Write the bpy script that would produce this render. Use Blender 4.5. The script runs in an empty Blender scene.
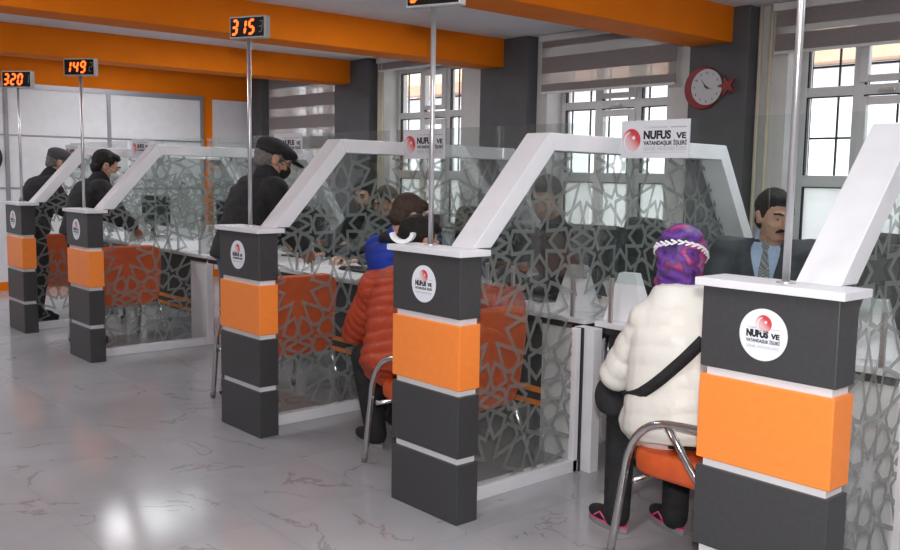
import bpy, bmesh, math, random
from math import sin, cos, pi, radians, sqrt
from mathutils import Vector, Matrix, noise
from mathutils.bvhtree import BVHTree
random.seed(7)
C = bpy.context.scene.collection
V = Vector

# ------------------------------------------------------------------ materials
def mat(name, col=(.8, .8, .8), rough=.5, metal=0, spec=.5, emit=None, estr=1, coat=0):
    m = bpy.data.materials.new(name); m.use_nodes = True
    b = m.node_tree.nodes['Principled BSDF']
    b.inputs['Base Color'].default_value = (*col, 1)
    b.inputs['Roughness'].default_value = rough
    b.inputs['Metallic'].default_value = metal
    b.inputs['Specular IOR Level'].default_value = spec
    b.inputs['Coat Weight'].default_value = coat
    if emit:
        b.inputs['Emission Color'].default_value = (*emit, 1); b.inputs['Emission Strength'].default_value = estr
    return m
def nd(m, t, **k):
    n = m.node_tree.nodes.new(t)
    for a, v in k.items(): setattr(n, a, v)
    return n
def ln(m, a, b): m.node_tree.links.new(a, b)
def ramp(m, stops):
    r = nd(m, 'ShaderNodeValToRGB'); e = r.color_ramp.elements
    while len(e) < len(stops): e.new(.5)
    for i, (p, c) in enumerate(stops): e[i].position = p; e[i].color = (*c, 1)
    return r
def noisy(name, c1, c2, scale=20, rough=.6, bump=0, bscale=None, detail=4, **k):
    """two-tone mottled procedural surface with optional bump"""
    m = mat(name, c1, rough, **k); b = m.node_tree.nodes['Principled BSDF']
    tc = nd(m, 'ShaderNodeTexCoord'); n = nd(m, 'ShaderNodeTexNoise')
    n.inputs['Scale'].default_value = scale; n.inputs['Detail'].default_value = detail
    ln(m, tc.outputs['Object'], n.inputs['Vector'])
    r = ramp(m, [(.35, c1), (.65, c2)]); ln(m, n.outputs['Fac'], r.inputs['Fac']); ln(m, r.outputs['Color'], b.inputs['Base Color'])
    if bump:
        n2 = nd(m, 'ShaderNodeTexNoise'); n2.inputs['Scale'].default_value = bscale or scale * 3; n2.inputs['Detail'].default_value = 5
        ln(m, tc.outputs['Object'], n2.inputs['Vector'])
        bp = nd(m, 'ShaderNodeBump'); bp.inputs['Strength'].default_value = bump; bp.inputs['Distance'].default_value = .01
        ln(m, n2.outputs['Fac'], bp.inputs['Height']); ln(m, bp.outputs['Normal'], b.inputs['Normal'])
    return m
def glassy(name, tint=(.93, .96, .95), refl=.09, veil=0, veilcol=(.6, .66, .64)):
    m = bpy.data.materials.new(name); m.use_nodes = True; t = m.node_tree; t.nodes.clear()
    o = t.nodes.new('ShaderNodeOutputMaterial'); tr = t.nodes.new('ShaderNodeBsdfTransparent'); tr.inputs[0].default_value = (*tint, 1)
    gl = t.nodes.new('ShaderNodeBsdfGlossy'); gl.inputs['Roughness'].default_value = .01
    lw = t.nodes.new('ShaderNodeLayerWeight'); lw.inputs['Blend'].default_value = .35
    mm = t.nodes.new('ShaderNodeMath'); mm.operation = 'MULTIPLY'; mm.inputs[1].default_value = refl * 4
    t.links.new(lw.outputs['Fresnel'], mm.inputs[0])
    mx = t.nodes.new('ShaderNodeMixShader'); t.links.new(mm.outputs[0], mx.inputs[0]); t.links.new(tr.outputs[0], mx.inputs[1]); t.links.new(gl.outputs[0], mx.inputs[2])
    last = mx
    if veil:
        d = t.nodes.new('ShaderNodeBsdfDiffuse'); d.inputs[0].default_value = (*veilcol, 1)
        m2 = t.nodes.new('ShaderNodeMixShader'); m2.inputs[0].default_value = veil
        t.links.new(mx.outputs[0], m2.inputs[1]); t.links.new(d.outputs[0], m2.inputs[2]); last = m2
    t.links.new(last.outputs[0], o.inputs[0]); return m
def sheer(name, col, alpha, translucent=.5):
    m = bpy.data.materials.new(name); m.use_nodes = True; t = m.node_tree; t.nodes.clear()
    o = t.nodes.new('ShaderNodeOutputMaterial'); tr = t.nodes.new('ShaderNodeBsdfTransparent')
    d = t.nodes.new('ShaderNodeBsdfDiffuse'); d.inputs[0].default_value = (*col, 1)
    l = t.nodes.new('ShaderNodeBsdfTranslucent'); l.inputs[0].default_value = (*col, 1)
    a = t.nodes.new('ShaderNodeMixShader'); a.inputs[0].default_value = translucent
    t.links.new(d.outputs[0], a.inputs[1]); t.links.new(l.outputs[0], a.inputs[2])
    x = t.nodes.new('ShaderNodeMixShader'); x.inputs[0].default_value = alpha
    t.links.new(tr.outputs[0], x.inputs[1]); t.links.new(a.outputs[0], x.inputs[2]); t.links.new(x.outputs[0], o.inputs[0])
    return m

M = {}
M['wall'] = noisy('white_plaster', (.62, .61, .60), (.67, .66, .65), 6, .8, .05, 60)
M['ceiling'] = noisy('ceiling_paint', (.70, .70, .73), (.74, .74, .77), 3, .85)
M['orange'] = noisy('orange_paint', (.76, .18, .003), (.80, .195, .004), 4, .7, .04, 120, spec=.15)
M['pilaster'] = noisy('charcoal_paint', (.085, .087, .093), (.10, .10, .108), 5, .7, .05, 80)
M['darkpanel'] = noisy('charcoal_laminate', (.047, .047, .050), (.054, .054, .057), 60, .42, .02, 300)
M['orangepanel'] = noisy('orange_laminate', (.97, .265, .045), (1.0, .28, .05), 30, .38, .02, 300)
M['white'] = noisy('white_laminate', (.74, .74, .78), (.78, .78, .82), 8, .35)
M['whitefoil'] = noisy('white_board', (.70, .71, .74), (.74, .75, .78), 10, .4)
M['steel'] = mat('brushed_aluminium', (.62, .62, .64), .35, .85)
M['chrome'] = noisy('chrome_tube', (.60, .59, .58), (.68, .67, .66), 5, .16, metal=1)
M['leather'] = noisy('orange_vinyl', (.66, .10, .022), (.74, .125, .03), 12, .42, .15, 220)
M['glass'] = glassy('clear_glass')
M['tinted'] = glassy('partition_glass', (.96, .975, .967), .035, .012, (.45, .52, .50))
M['winglass'] = glassy('window_glass', (.97, .98, .99), .05)
M['film'] = sheer('frosted_film', (.31, .345, .335), .60, .4)
M['frosted'] = sheer('frosted_pane_film', (.92, .93, .95), .80, .75)
M['pvc'] = noisy('white_pvc', (.66, .665, .67), (.70, .705, .71), 10, .4)
M['gasket'] = mat('dark_gasket', (.015, .015, .017), .6)
M['iron'] = mat('dark_iron', (.03, .03, .035), .5, .4)
M['blindopaque'] = noisy('taupe_blind', (.235, .205, .205), (.27, .235, .235), 90, .85)
M['blindsheer'] = sheer('sheer_blind', (.60, .57, .56), .62, .55)
M['cream'] = noisy('cream_pipe_paint', (.60, .54, .42), (.64, .58, .47), 15, .5)
M['trimmetal'] = mat('silver_trim', (.34, .34, .37), .4, .6)
M['led'] = mat('red_led', (.3, .02, .0), .5, emit=(1, .11, .012), estr=3.2)
M['ledlow'] = mat('unlit_digit', (.16, .15, .16), .5)
M['screen'] = mat('display_black', (.008, .006, .007), .25)
M['case'] = noisy('silver_case', (.42, .43, .44), (.46, .47, .48), 30, .4, metal=.3)
M['black'] = noisy('black_plastic', (.012, .012, .013), (.018, .018, .02), 40, .4)
M['blackprint'] = mat('black_print', (.012, .012, .014), .6)
M['greyprint'] = mat('grey_print', (.42, .43, .46), .6)
M['sticker'] = mat('sticker_white', (.80, .83, .90), .4)
M['signwhite'] = mat('sign_white', (.72, .73, .79), .4)
M['whiteprint'] = mat('white_print', (.85, .85, .88), .5)
M['redplastic'] = noisy('red_plastic', (.22, .006, .010), (.26, .008, .012), 20, .45)
M['clockface'] = mat('clock_face', (.52, .53, .56), .4)
M['wood'] = noisy('brown_wood', (.30, .12, .045), (.38, .16, .06), 14, .5)
M['paper'] = mat('white_paper', (.75, .76, .78), .7)
M['skin'] = noisy('skin', (.46, .255, .175), (.52, .29, .20), 25, .55, .05, 200)
M['skinb'] = noisy('skin_light', (.55, .32, .23), (.60, .35, .25), 25, .55, .05, 200)
M['hair'] = noisy('black_hair', (.006, .005, .005), (.014, .011, .010), 60, .6, .6, 160, spec=.3)
M['brownhair'] = noisy('dark_brown_hair', (.030, .016, .010), (.065, .034, .02), 60, .55, .6, 160)
M['greyhair'] = noisy('grey_hair', (.10, .095, .09), (.17, .16, .15), 70, .6, .5, 160)
M['cloth_black'] = noisy('black_cloth', (.010, .010, .012), (.018, .018, .021), 30, .85, .3, 120)
M['cloth_grey'] = noisy('charcoal_suit', (.050, .053, .060), (.065, .068, .077), 90, .85, .2, 250)
M['cloth_cream'] = noisy('cream_nylon', (.76, .74, .68), (.82, .80, .75), 8, .42, .35, 20)
M['cloth_red'] = noisy('orange_red_nylon', (.38, .042, .012), (.46, .055, .016), 9, .45, .5, 45)
M['cloth_blue'] = noisy('blue_nylon', (.012, .045, .40), (.02, .065, .52), 12, .55, .4, 50)
M['denim'] = noisy('blue_denim', (.05, .10, .20), (.09, .16, .29), 60, .85, .2, 200)
M['shirt'] = noisy('light_blue_shirt', (.36, .46, .66), (.42, .52, .72), 60, .8)
M['mask_white'] = mat('white_mask', (.62, .66, .68), .8)
M['eye'] = mat('eye_white', (.34, .29, .27), .35); M['iris'] = mat('iris_dark', (.02, .012, .008), .2)
M['lip'] = mat('lip', (.38, .15, .12), .5)
M['pink'] = mat('pink_trim', (.75, .09, .25), .5); M['soleg'] = mat('grey_sole', (.25, .25, .27), .6)
M['leaf'] = noisy('dark_leaf', (.02, .06, .02), (.04, .10, .03), 20, .5)
M['cordred'] = mat('red_label', (.6, .05, .05), .5); M['teal'] = mat('teal_label', (.05, .35, .38), .5)
M['facade'] = noisy('peach_facade', (.80, .60, .38), (.86, .66, .44), 1.5, .9)
M['asphalt'] = noisy('pale_ground', (.55, .55, .56), (.62, .62, .63), 3, .9)
M['rooftile'] = noisy('brown_cornice', (.45, .28, .20), (.52, .33, .24), 2, .9)

# marble floor
m = mat('marble_tiles', (.5, .5, .5), .12, spec=.5); M['floor'] = m
b = m.node_tree.nodes['Principled BSDF']
geo = nd(m, 'ShaderNodeNewGeometry'); sep = nd(m, 'ShaderNodeSeparateXYZ'); ln(m, geo.outputs['Position'], sep.inputs[0])
def mth(op, a, bb=None):
    n = nd(m, 'ShaderNodeMath', operation=op)
    for i, x in enumerate((a, bb)):
        if x is None: continue
        if isinstance(x, (int, float)): n.inputs[i].default_value = x
        else: ln(m, x, n.inputs[i])
    return n.outputs[0]
def gridline(sock, off, per, w):
    f = mth('FRACT', mth('DIVIDE', mth('ADD', sock, off), per))
    return mth('LESS_THAN', f, w / per)
gx = gridline(sep.outputs[0], 20 * .64 + 1.19, .64, .0045); gy = gridline(sep.outputs[1], 20 * .61, .61, .0045)
grout = mth('MAXIMUM', gx, gy)
# per tile shift for the veins
tx = mth('FLOOR', mth('DIVIDE', mth('ADD', sep.outputs[0], 20 * .64 + 1.19), .64)); ty = mth('FLOOR', mth('DIVIDE', mth('ADD', sep.outputs[1], 20 * .61), .61))
cmb = nd(m, 'ShaderNodeCombineXYZ'); ln(m, mth('MULTIPLY', tx, 3.7), cmb.inputs[0]); ln(m, mth('MULTIPLY', ty, 5.3), cmb.inputs[1]); ln(m, mth('ADD', tx, ty), cmb.inputs[2])
va = nd(m, 'ShaderNodeVectorMath', operation='ADD'); ln(m, geo.outputs['Position'], va.inputs[0]); ln(m, cmb.outputs[0], va.inputs[1])
n1 = nd(m, 'ShaderNodeTexNoise'); n1.inputs['Scale'].default_value = 1.1; n1.inputs['Detail'].default_value = 6; n1.inputs['Roughness'].default_value = .55
n1.inputs['Distortion'].default_value = .8
ln(m, va.outputs[0], n1.inputs['Vector'])
v = mth('ABSOLUTE', mth('SUBTRACT', n1.outputs['Fac'], .5))
n2 = nd(m, 'ShaderNodeTexNoise'); n2.inputs['Scale'].default_value = 2.2; ln(m, va.outputs[0], n2.inputs['Vector'])
vein = mth('MULTIPLY', mth('LESS_THAN', v, .0055), mth('GREATER_THAN', n2.outputs['Fac'], .52))
soft = mth('MULTIPLY', mth('SUBTRACT', 1, mth('MINIMUM', mth('MULTIPLY', v, 14), 1)), .16)
r0 = ramp(m, [(.3, (.375, .375, .40)), (.7, (.42, .42, .445))]); ln(m, n2.outputs['Fac'], r0.inputs['Fac'])
def mixc(f, a, col):
    x = nd(m, 'ShaderNodeMix', data_type='RGBA'); ln(m, f, x.inputs[0]); ln(m, a, x.inputs[6]); x.inputs[7].default_value = (*col, 1); return x.outputs[2]
c = mixc(soft, r0.outputs['Color'], (.30, .28, .30)); c = mixc(mth('MULTIPLY', vein, .42), c, (.20, .15, .14)); c = mixc(mth('MULTIPLY', grout, .8), c, (.20, .20, .21))
ln(m, c, b.inputs['Base Color'])
rg = mth('ADD', mth('MULTIPLY', grout, .4), .14); ln(m, rg, b.inputs['Roughness'])

# scarf
m = mat('patterned_scarf', (.2, .03, .3), .55); M['scarf'] = m; b = m.node_tree.nodes['Principled BSDF']
tc = nd(m, 'ShaderNodeTexCoord'); n1 = nd(m, 'ShaderNodeTexNoise'); n1.inputs['Scale'].default_value = 7; n1.inputs['Detail'].default_value = 3; n1.inputs['Distortion'].default_value = 1.6
ln(m, tc.outputs['Object'], n1.inputs['Vector'])
rp = ramp(m, [(.30, (.02, .010, .04)), (.40, (.06, .015, .17)), (.48, (.15, .04, .34)), (.54, (.07, .035, .10)), (.60, (.40, .02, .18)), (.68, (.36, .20, .40))])
ln(m, n1.outputs['Fac'], rp.inputs['Fac']); ln(m, rp.outputs['Color'], b.inputs['Base Color'])
n2 = nd(m, 'ShaderNodeTexNoise'); n2.inputs['Scale'].default_value = 22; ln(m, tc.outputs['Object'], n2.inputs['Vector'])
bp = nd(m, 'ShaderNodeBump'); bp.inputs['Strength'].default_value = .5; bp.inputs['Distance'].default_value = .01; ln(m, n2.outputs['Fac'], bp.inputs['Height']); ln(m, bp.outputs['Normal'], b.inputs['Normal'])
# tie (small checks)
m = mat('checked_tie', (.1, .1, .1), .6); M['tie'] = m; b = m.node_tree.nodes['Principled BSDF']
tc = nd(m, 'ShaderNodeTexCoord'); ck = nd(m, 'ShaderNodeTexChecker'); ck.inputs['Scale'].default_value = 120
ck.inputs['Color1'].default_value = (.02, .02, .025, 1); ck.inputs['Color2'].default_value = (.42, .43, .45, 1)
ln(m, tc.outputs['Object'], ck.inputs['Vector']); ln(m, ck.outputs['Color'], b.inputs['Base Color'])
# emblem gradient (red fading to white toward lower left)
m = mat('emblem_red', (.6, .02, .03), .45); M['emblem'] = m; b = m.node_tree.nodes['Principled BSDF']
tc = nd(m, 'ShaderNodeTexCoord'); sp = nd(m, 'ShaderNodeSeparateXYZ'); ln(m, tc.outputs['Generated'], sp.inputs[0])
def mth2(op, a, bb):
    n = nd(m, 'ShaderNodeMath', operation=op)
    for i, x in enumerate((a, bb)):
        if isinstance(x, (int, float)): n.inputs[i].default_value = x
        else: ln(m, x, n.inputs[i])
    return n.outputs[0]
s_ = mth2('MULTIPLY', mth2('ADD', sp.outputs[0], sp.outputs[2]), .5)
rp = ramp(m, [(.15, (.72, .72, .78)), (.42, (.75, .45, .47)), (.68, (.62, .05, .06))]); ln(m, s_, rp.inputs['Fac']); ln(m, rp.outputs['Color'], b.inputs['Base Color'])

# ------------------------------------------------------------------ mesh helpers
class MB:
    def __init__(s): s.v = []; s.f = []; s.mi = []; s.cur = 0
    def add(s, vs, fs):
        o = len(s.v); s.v += [tuple(x) for x in vs]; s.f += [tuple(i + o for i in f) for f in fs]; s.mi += [s.cur] * len(fs); return s
    def box(s, x0, x1, y0, y1, z0, z1, T=None):
        vs = [V((x, y, z)) for x in (x0, x1) for y in (y0, y1) for z in (z0, z1)]
        if T: vs = [T @ v for v in vs]
        return s.add(vs, [(0, 1, 3, 2), (4, 6, 7, 5), (0, 4, 5, 1), (2, 3, 7, 6), (0, 2, 6, 4), (1, 5, 7, 3)])
    def prism(s, poly, ax, a, b):
        """extrude a 2-D polygon along axis ax from a to b; for ax=0 poly=(y,z), 1:(x,z), 2:(x,y)"""
        n = len(poly)
        def mk(p, t): return {0: (t, p[0], p[1]), 1: (p[0], t, p[1]), 2: (p[0], p[1], t)}[ax]
        vs = [mk(p, a) for p in poly] + [mk(p, b) for p in poly]
        return s.add(vs, [tuple(range(n))[::-1], tuple(range(n, 2 * n))] + [(i, (i + 1) % n, n + (i + 1) % n, n + i) for i in range(n)])
    def loft(s, rings, cap=True, closed=False):
        n = len(rings[0]); vs = [p for r in rings for p in r]; fs = []
        for k in range(len(rings) - 1):
            for i in range(n):
                j = (i + 1) % n; fs.append((k * n + i, k * n + j, (k + 1) * n + j, (k + 1) * n + i))
        if cap: fs += [tuple(range(n))[::-1], tuple(range((len(rings) - 1) * n, len(rings) * n))]
        return s.add(vs, fs)
    def tube(s, pts, r, n=12, side=None):
        pts = [V(p) for p in pts]; rs = r if isinstance(r, (list, tuple)) else [r] * len(pts)
        rings = []; prev = None
        for i, p in enumerate(pts):
            t = (pts[min(i + 1, len(pts) - 1)] - pts[max(i - 1, 0)]).normalized()
            if prev is None:
                a = V((0, 0, 1)) if abs(t.z) < .9 else V((1, 0, 0)); u = t.cross(a).normalized()
            else: u = (prev - t * prev.dot(t)).normalized()
            prev = u; w = t.cross(u)
            rings.append([p + (u * cos(2 * pi * k / n) + w * sin(2 * pi * k / n)) * rs[i] for k in range(n)])
        return s.loft(rings)
    def ell(s, c, r, R=None, n=16, m=10):
        c = V(c); r = r if hasattr(r, '__len__') else (r, r, r); vs = [None]; fs = []
        def P(a, bb):
            v = V((r[0] * cos(a) * sin(bb), r[1] * sin(a) * sin(bb), r[2] * cos(bb)))
            return c + (R @ v if R else v)
        vs = [P(0, 0)] + [P(2 * pi * i / n, pi * k / m) for k in range(1, m) for i in range(n)] + [P(0, pi)]
        for i in range(n): fs.append((0, 1 + i, 1 + (i + 1) % n))
        for k in range(m - 2):
            for i in range(n):
                j = (i + 1) % n; fs.append((1 + k * n + i, 1 + (k + 1) * n + i, 1 + (k + 1) * n + j, 1 + k * n + j))
        e = len(vs) - 1; o = 1 + (m - 2) * n
        for i in range(n): fs.append((o + i, e, o + (i + 1) % n))
        return s.add(vs, fs)
    def cap(s, a, b, r1, r2, n=14):
        """tapered capsule"""
        a = V(a); b = V(b); d = (b - a); L = d.length
        if L < 1e-6: return s.ell(a, r1)
        d.normalize(); h = V((0, 0, 1)) if abs(d.z) < .9 else V((1, 0, 0)); u = d.cross(h).normalized(); w = d.cross(u); rings = []
        for k in (.12, .5, .85): rings.append((a - d * r1 * cos(k * pi / 2), r1 * sin(k * pi / 2)))
        for t in (0, .5, 1): rings.append((a + d * L * t, r1 + (r2 - r1) * t))
        for k in (.85, .5, .12): rings.append((b + d * r2 * cos(k * pi / 2), r2 * sin(k * pi / 2)))
        return s.loft([[c + (u * cos(2 * pi * i / n) + w * sin(2 * pi * i / n)) * r for i in range(n)] for c, r in rings])
    def disc(s, c, r, th, n=48, ax=1, r2=None):
        r2 = r2 or r
        poly = [(c[0] + r * cos(2 * pi * i / n), c[2] + r2 * sin(2 * pi * i / n)) for i in range(n)]
        return s.prism(poly, 1, c[1] - th / 2, c[1] + th / 2)
    def build(s, name, material, parent=None, smooth=False, bevel=0, loc=None):
        me = bpy.data.meshes.new(name); me.from_pydata(s.v, [], s.f)
        mats = material if isinstance(material, (list, tuple)) else [material]
        for x in mats: me.materials.append(M[x] if isinstance(x, str) else x)
        me.polygons.foreach_set('material_index', s.mi)
        bm = bmesh.new(); bm.from_mesh(me); bmesh.ops.recalc_face_normals(bm, faces=bm.faces); bm.to_mesh(me); bm.free()
        if smooth: me.polygons.foreach_set('use_smooth', [True] * len(me.polygons))
        me.update(); o = bpy.data.objects.new(name, me); C.objects.link(o)
        if parent: o.parent = parent
        if loc: o.location = loc
        if bevel:
            b = o.modifiers.new('Bevel', 'BEVEL'); b.width = bevel; b.segments = 2; b.limit_method = 'ANGLE'; b.angle_limit = radians(40)
        return o
def smooth_by_angle(o, ang=40):
    me = o.data; me.polygons.foreach_set('use_smooth', [True] * len(me.polygons))
    bm = bmesh.new(); bm.from_mesh(me)
    for e in bm.edges:
        if len(e.link_faces) == 2 and e.calc_face_angle(0) > radians(ang): e.smooth = False
    bm.to_mesh(me); bm.free(); return o
def thing(name, label, cat, loc=(0, 0, 0), rz=0, group=None):
    o = bpy.data.objects.new(name, None); C.objects.link(o); o.empty_display_size = .1
    o.location = loc; o.rotation_euler = (0, 0, rz); return tag(o, label, cat, group)
def tag(o, label, cat, group=None):
    o['label'] = label; o['category'] = cat
    if group: o['group'] = group
    return o
def struct(o): o['kind'] = 'structure'; return o
def dup(root, loc, rz=None, label=None, group=None):
    r = root.copy(); C.objects.link(r); r.location = loc
    if rz is not None: r.rotation_euler = (0, 0, rz)
    if label: r['label'] = label
    if group: r['group'] = group
    def rec(a, b):
        for ch in list(a.children):
            c_ = ch.copy(); C.objects.link(c_); c_.parent = b; rec(ch, c_)
    rec(root, r); return r
def bake(o, smooth=True):
    dg = bpy.context.evaluated_depsgraph_get(); dg.update()
    me = bpy.data.meshes.new_from_object(o.evaluated_get(dg)); old = o.data; o.modifiers.clear(); o.data = me; bpy.data.meshes.remove(old)
    me.name = o.name
    if smooth: me.polygons.foreach_set('use_smooth', [True] * len(me.polygons))
    return o
def remesh(o, vox, it=3):
    r = o.modifiers.new('R', 'REMESH'); r.mode = 'VOXEL'; r.voxel_size = vox
    s = o.modifiers.new('S', 'SMOOTH'); s.factor = .5; s.iterations = it
    return bake(o)
def text(name, s, size, material, parent, loc, rot=(pi / 2, 0, 0), width=None, bold=0, align='LEFT', ext=.0004):
    cu = bpy.data.curves.new(name, 'FONT'); cu.body = s; cu.size = size; cu.extrude = ext; cu.offset = bold; cu.align_x = align; cu.resolution_u = 4
    o = bpy.data.objects.new(name, cu); C.objects.link(o)
    dg = bpy.context.evaluated_depsgraph_get(); dg.update()
    me = bpy.data.meshes.new_from_object(o.evaluated_get(dg)); bpy.data.objects.remove(o); me.materials.clear(); me.materials.append(M[material])
    o = bpy.data.objects.new(name, me); C.objects.link(o)
    if width:
        xs = [v.co.x for v in me.vertices]; w = max(xs) - min(xs); x0 = min(xs)
        for v in me.vertices: v.co.x = (v.co.x - x0) * width / w
    o.location = loc; o.rotation_euler = rot; o.parent = parent; return o

# ------------------------------------------------------------------ camera (solved from the photograph)
R_ = [[0.6580125735278757, 0.752842507954856, 0.01573566952705871], [-0.09275978122359282, 0.060302170673801544, 0.9938607906539926], [-0.7472717551644605, 0.6554325338494196, -0.10951309284809871]]
CP = V((2.7562668269537247, -2.473665151779114, 1.4613524439073762))
cam = bpy.data.cameras.new('camera'); co = bpy.data.objects.new('camera', cam); C.objects.link(co)
cam.sensor_width = 36; cam.lens = 922.388 / 900 * 36; cam.clip_start = .05
r, u, f = [V(x) for x in R_]
co.matrix_world = Matrix(((r.x, u.x, -f.x, CP.x), (r.y, u.y, -f.y, CP.y), (r.z, u.z, -f.z, CP.z), (0, 0, 0, 1)))
bpy.context.scene.camera = co
sc = bpy.context.scene
sc.view_settings.view_transform = 'Standard'; sc.view_settings.look = 'None'; sc.view_settings.exposure = 0
sc.cycles.transparent_max_bounces = 40; sc.cycles.max_bounces = 8; sc.cycles.sample_clamp_indirect = 4; sc.cycles.caustics_reflective = False; sc.cycles.caustics_refractive = False

# ------------------------------------------------------------------ room shell
XW, XE, YB, YW, ZC = -8.9, 4.6, -5.2, 4.15, 2.78
struct(MB().box(XW - .2, XE + .2, YB - .2, 4.75, -.1, 0).build('floor', 'floor'))
struct(MB().box(XW - .2, XE + .2, YB - .2, 4.75, ZC, ZC + .15).build('ceiling', 'ceiling'))
struct(MB().box(XE, XE + .2, YB, 4.75, 0, ZC).build('wall_right', 'wall'))
struct(MB().box(XW - .2, XE + .2, YB - .2, YB, 0, ZC).build('wall_front', 'wall'))
# end wall: orange band on top, white boards below
struct(MB().box(XW - .2, XW, YB, 4.75, 0, ZC).build('wall_left', 'orange'))
ZS, ZT, YF = .86, 2.66, 4.42      # sill, head, frame plane
wins = [(-.94, .42), (-3.42, -2.03), (-6.02, -4.66), (-8.50, -7.02)]
mb = MB(); edges = sorted([e for w_ in wins for e in w_]); prev = XW
for a, b_ in sorted(wins):
    mb.box(prev, a, YW, YF + .08, 0, ZC); mb.box(a, b_, YW, YF + .08, 0, ZS); mb.box(a, b_, YW, YF + .08, ZT, ZC); prev = b_
mb.box(prev, XE, YW, YF + .08, 0, ZC)
struct(mb.build('wall_back', 'wall'))

# pilasters and beams
for i, (a, b_) in enumerate([(-1.72, -1.19), (-4.21, -3.55), (-6.83, -6.11), (XW, -8.60)]):
    struct(MB().box(a, b_, 4.0, YW + .0, 0, ZC).build('trim_%d' % (i + 1), 'pilaster', bevel=.008))
for i, (a, b_) in enumerate([(-1.72, -1.33), (-4.20, -3.87), (-6.83, -6.49)]):
    struct(MB().box(a, b_, YB, 4.0, 2.51, ZC).build('trim_%d' % (i + 5), 'orange', bevel=.006))
# end wall boards and trim
mb = MB(); mb.box(XW, XW + .03, -4.5, 3.28, .10, 2.40); mb.box(XW, XW + .03, 3.42, 3.98, .10, 2.40)
struct(mb.build('trim_8', 'whitefoil'))
mb = MB()
for z in (2.405, 1.83, 1.21): mb.box(XW + .03, XW + .042, -4.5, 3.28, z - (.03 if z > 2 else .006), z + (.03 if z > 2 else .006))
for y in (-3.2, -1.9, -.6, .79, 2.0, 3.25): mb.box(XW + .03, XW + .044, y - .022, y + .022, .10, 2.40)
struct(mb.build('trim_9', 'trimmetal'))
struct(MB().box(XW, XW + .05, YB, 4.0, 0, .10).build('baseboard_left', 'orange'))
struct(MB().box(XW, XE, YW - .02, YW, 0, .10).build('baseboard_back', 'wall'))

# windows
def window(n, x0, x1):
    root = bpy.data.objects.new('window_%d' % n, None); C.objects.link(root); root['kind'] = 'structure'
    w = x1 - x0; t = .055; cols = []
    cw = (w - 2 * t - 2 * .085) / 3
    xs = [x0 + t, x0 + t + cw + .085, x0 + t + 2 * cw + .17]
    rows = [(ZS + .05, 1.40), (1.49, 2.085), (2.16, ZT - .05)]
    fr = MB(); y0, y1 = YF - .06, YF + .01
    fr.box(x0, x0 + t, y0, y1, ZS, ZT); fr.box(x1 - t, x1, y0, y1, ZS, ZT)
    for i in (1, 2): fr.box(xs[i] - .085, xs[i], y0, y1, ZS, ZT)
    for za, zb in ((ZS, ZS + .05), (1.40, 1.49), (2.085, 2.16), (ZT - .05, ZT)): fr.box(x0 + t, x1 - t, y0 + .004, y1 - .003, za, zb)
    fr.build('window_frame', 'pvc', root, bevel=.006)
    # raised sash round the middle casement
    sm = MB(); xa, xb = xs[1], xs[1] + cw
    for za, zb in ((.90, 2.07), (2.175, 2.62)):
        sm.box(xa - .03, xa + .035, y0 - .03, y0 + .02, za, zb); sm.box(xb - .035, xb + .03, y0 - .03, y0 + .02, za, zb)
        sm.box(xa + .035, xb - .035, y0 - .03, y0 + .02, za, za + .05); sm.box(xa + .035, xb - .035, y0 - .03, y0 + .02, zb - .06, zb)
    sm.build('sash', 'pvc', root, bevel=.006)
    MB().box((xa + xb) / 2 - .06, (xa + xb) / 2 + .06, y0 - .045, y0 - .028, 2.10, 2.125).build('window_latch', 'steel', root, bevel=.004)
    g = MB(); k = MB()
    for i, x in enumerate(xs):
        for j, (za, zb) in enumerate(rows):
            g_ = .012
            k.box(x, x + g_, y0 - .001, y0 + .03, za, zb); k.box(x, x + cw, y0 - .001, y0 + .03, zb - g_ * .6, zb)
            (g if j else g).box(x, x + cw, YF - .03, YF - .024, za, zb)
    k.build('gasket', 'gasket', root); g.build('pane', 'winglass', root)
    fz = MB()
    for x in xs: fz.box(x + .01, x + cw, YF - .042, YF - .036, rows[0][0], rows[0][1] - .004)
    fz.build('frosted_film', 'frosted', root)
    MB().box(x0 + .002, x1 - .002, YW - .03, YF - .06, ZS - .03, ZS).build('window_sill', 'pvc', root, bevel=.005)
    return root
labels_g = ['dark iron security grille outside the window nearest the camera, right of the clock', 'dark iron security grille outside the window left of the clock',
            'dark iron security grille outside the window behind the boy in blue', 'dark iron security grille outside the farthest window with the striped blind']
for n, (a, b_) in enumerate(wins):
    window(n + 1, a, b_)
    g = MB(); k = 6
    for i in range(k + 1): x = a + (b_ - a) * i / k; g.box(x - .007, x + .007, YF + .10, YF + .114, ZS, ZT)
    for z in (1.05, 1.30, 1.78, 2.33): g.box(a, b_, YF + .114, YF + .124, z - .008, z + .008)
    tag(g.build('security_grille', 'iron'), labels_g[n], 'window grille', 'iron grilles outside the windows')

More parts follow.
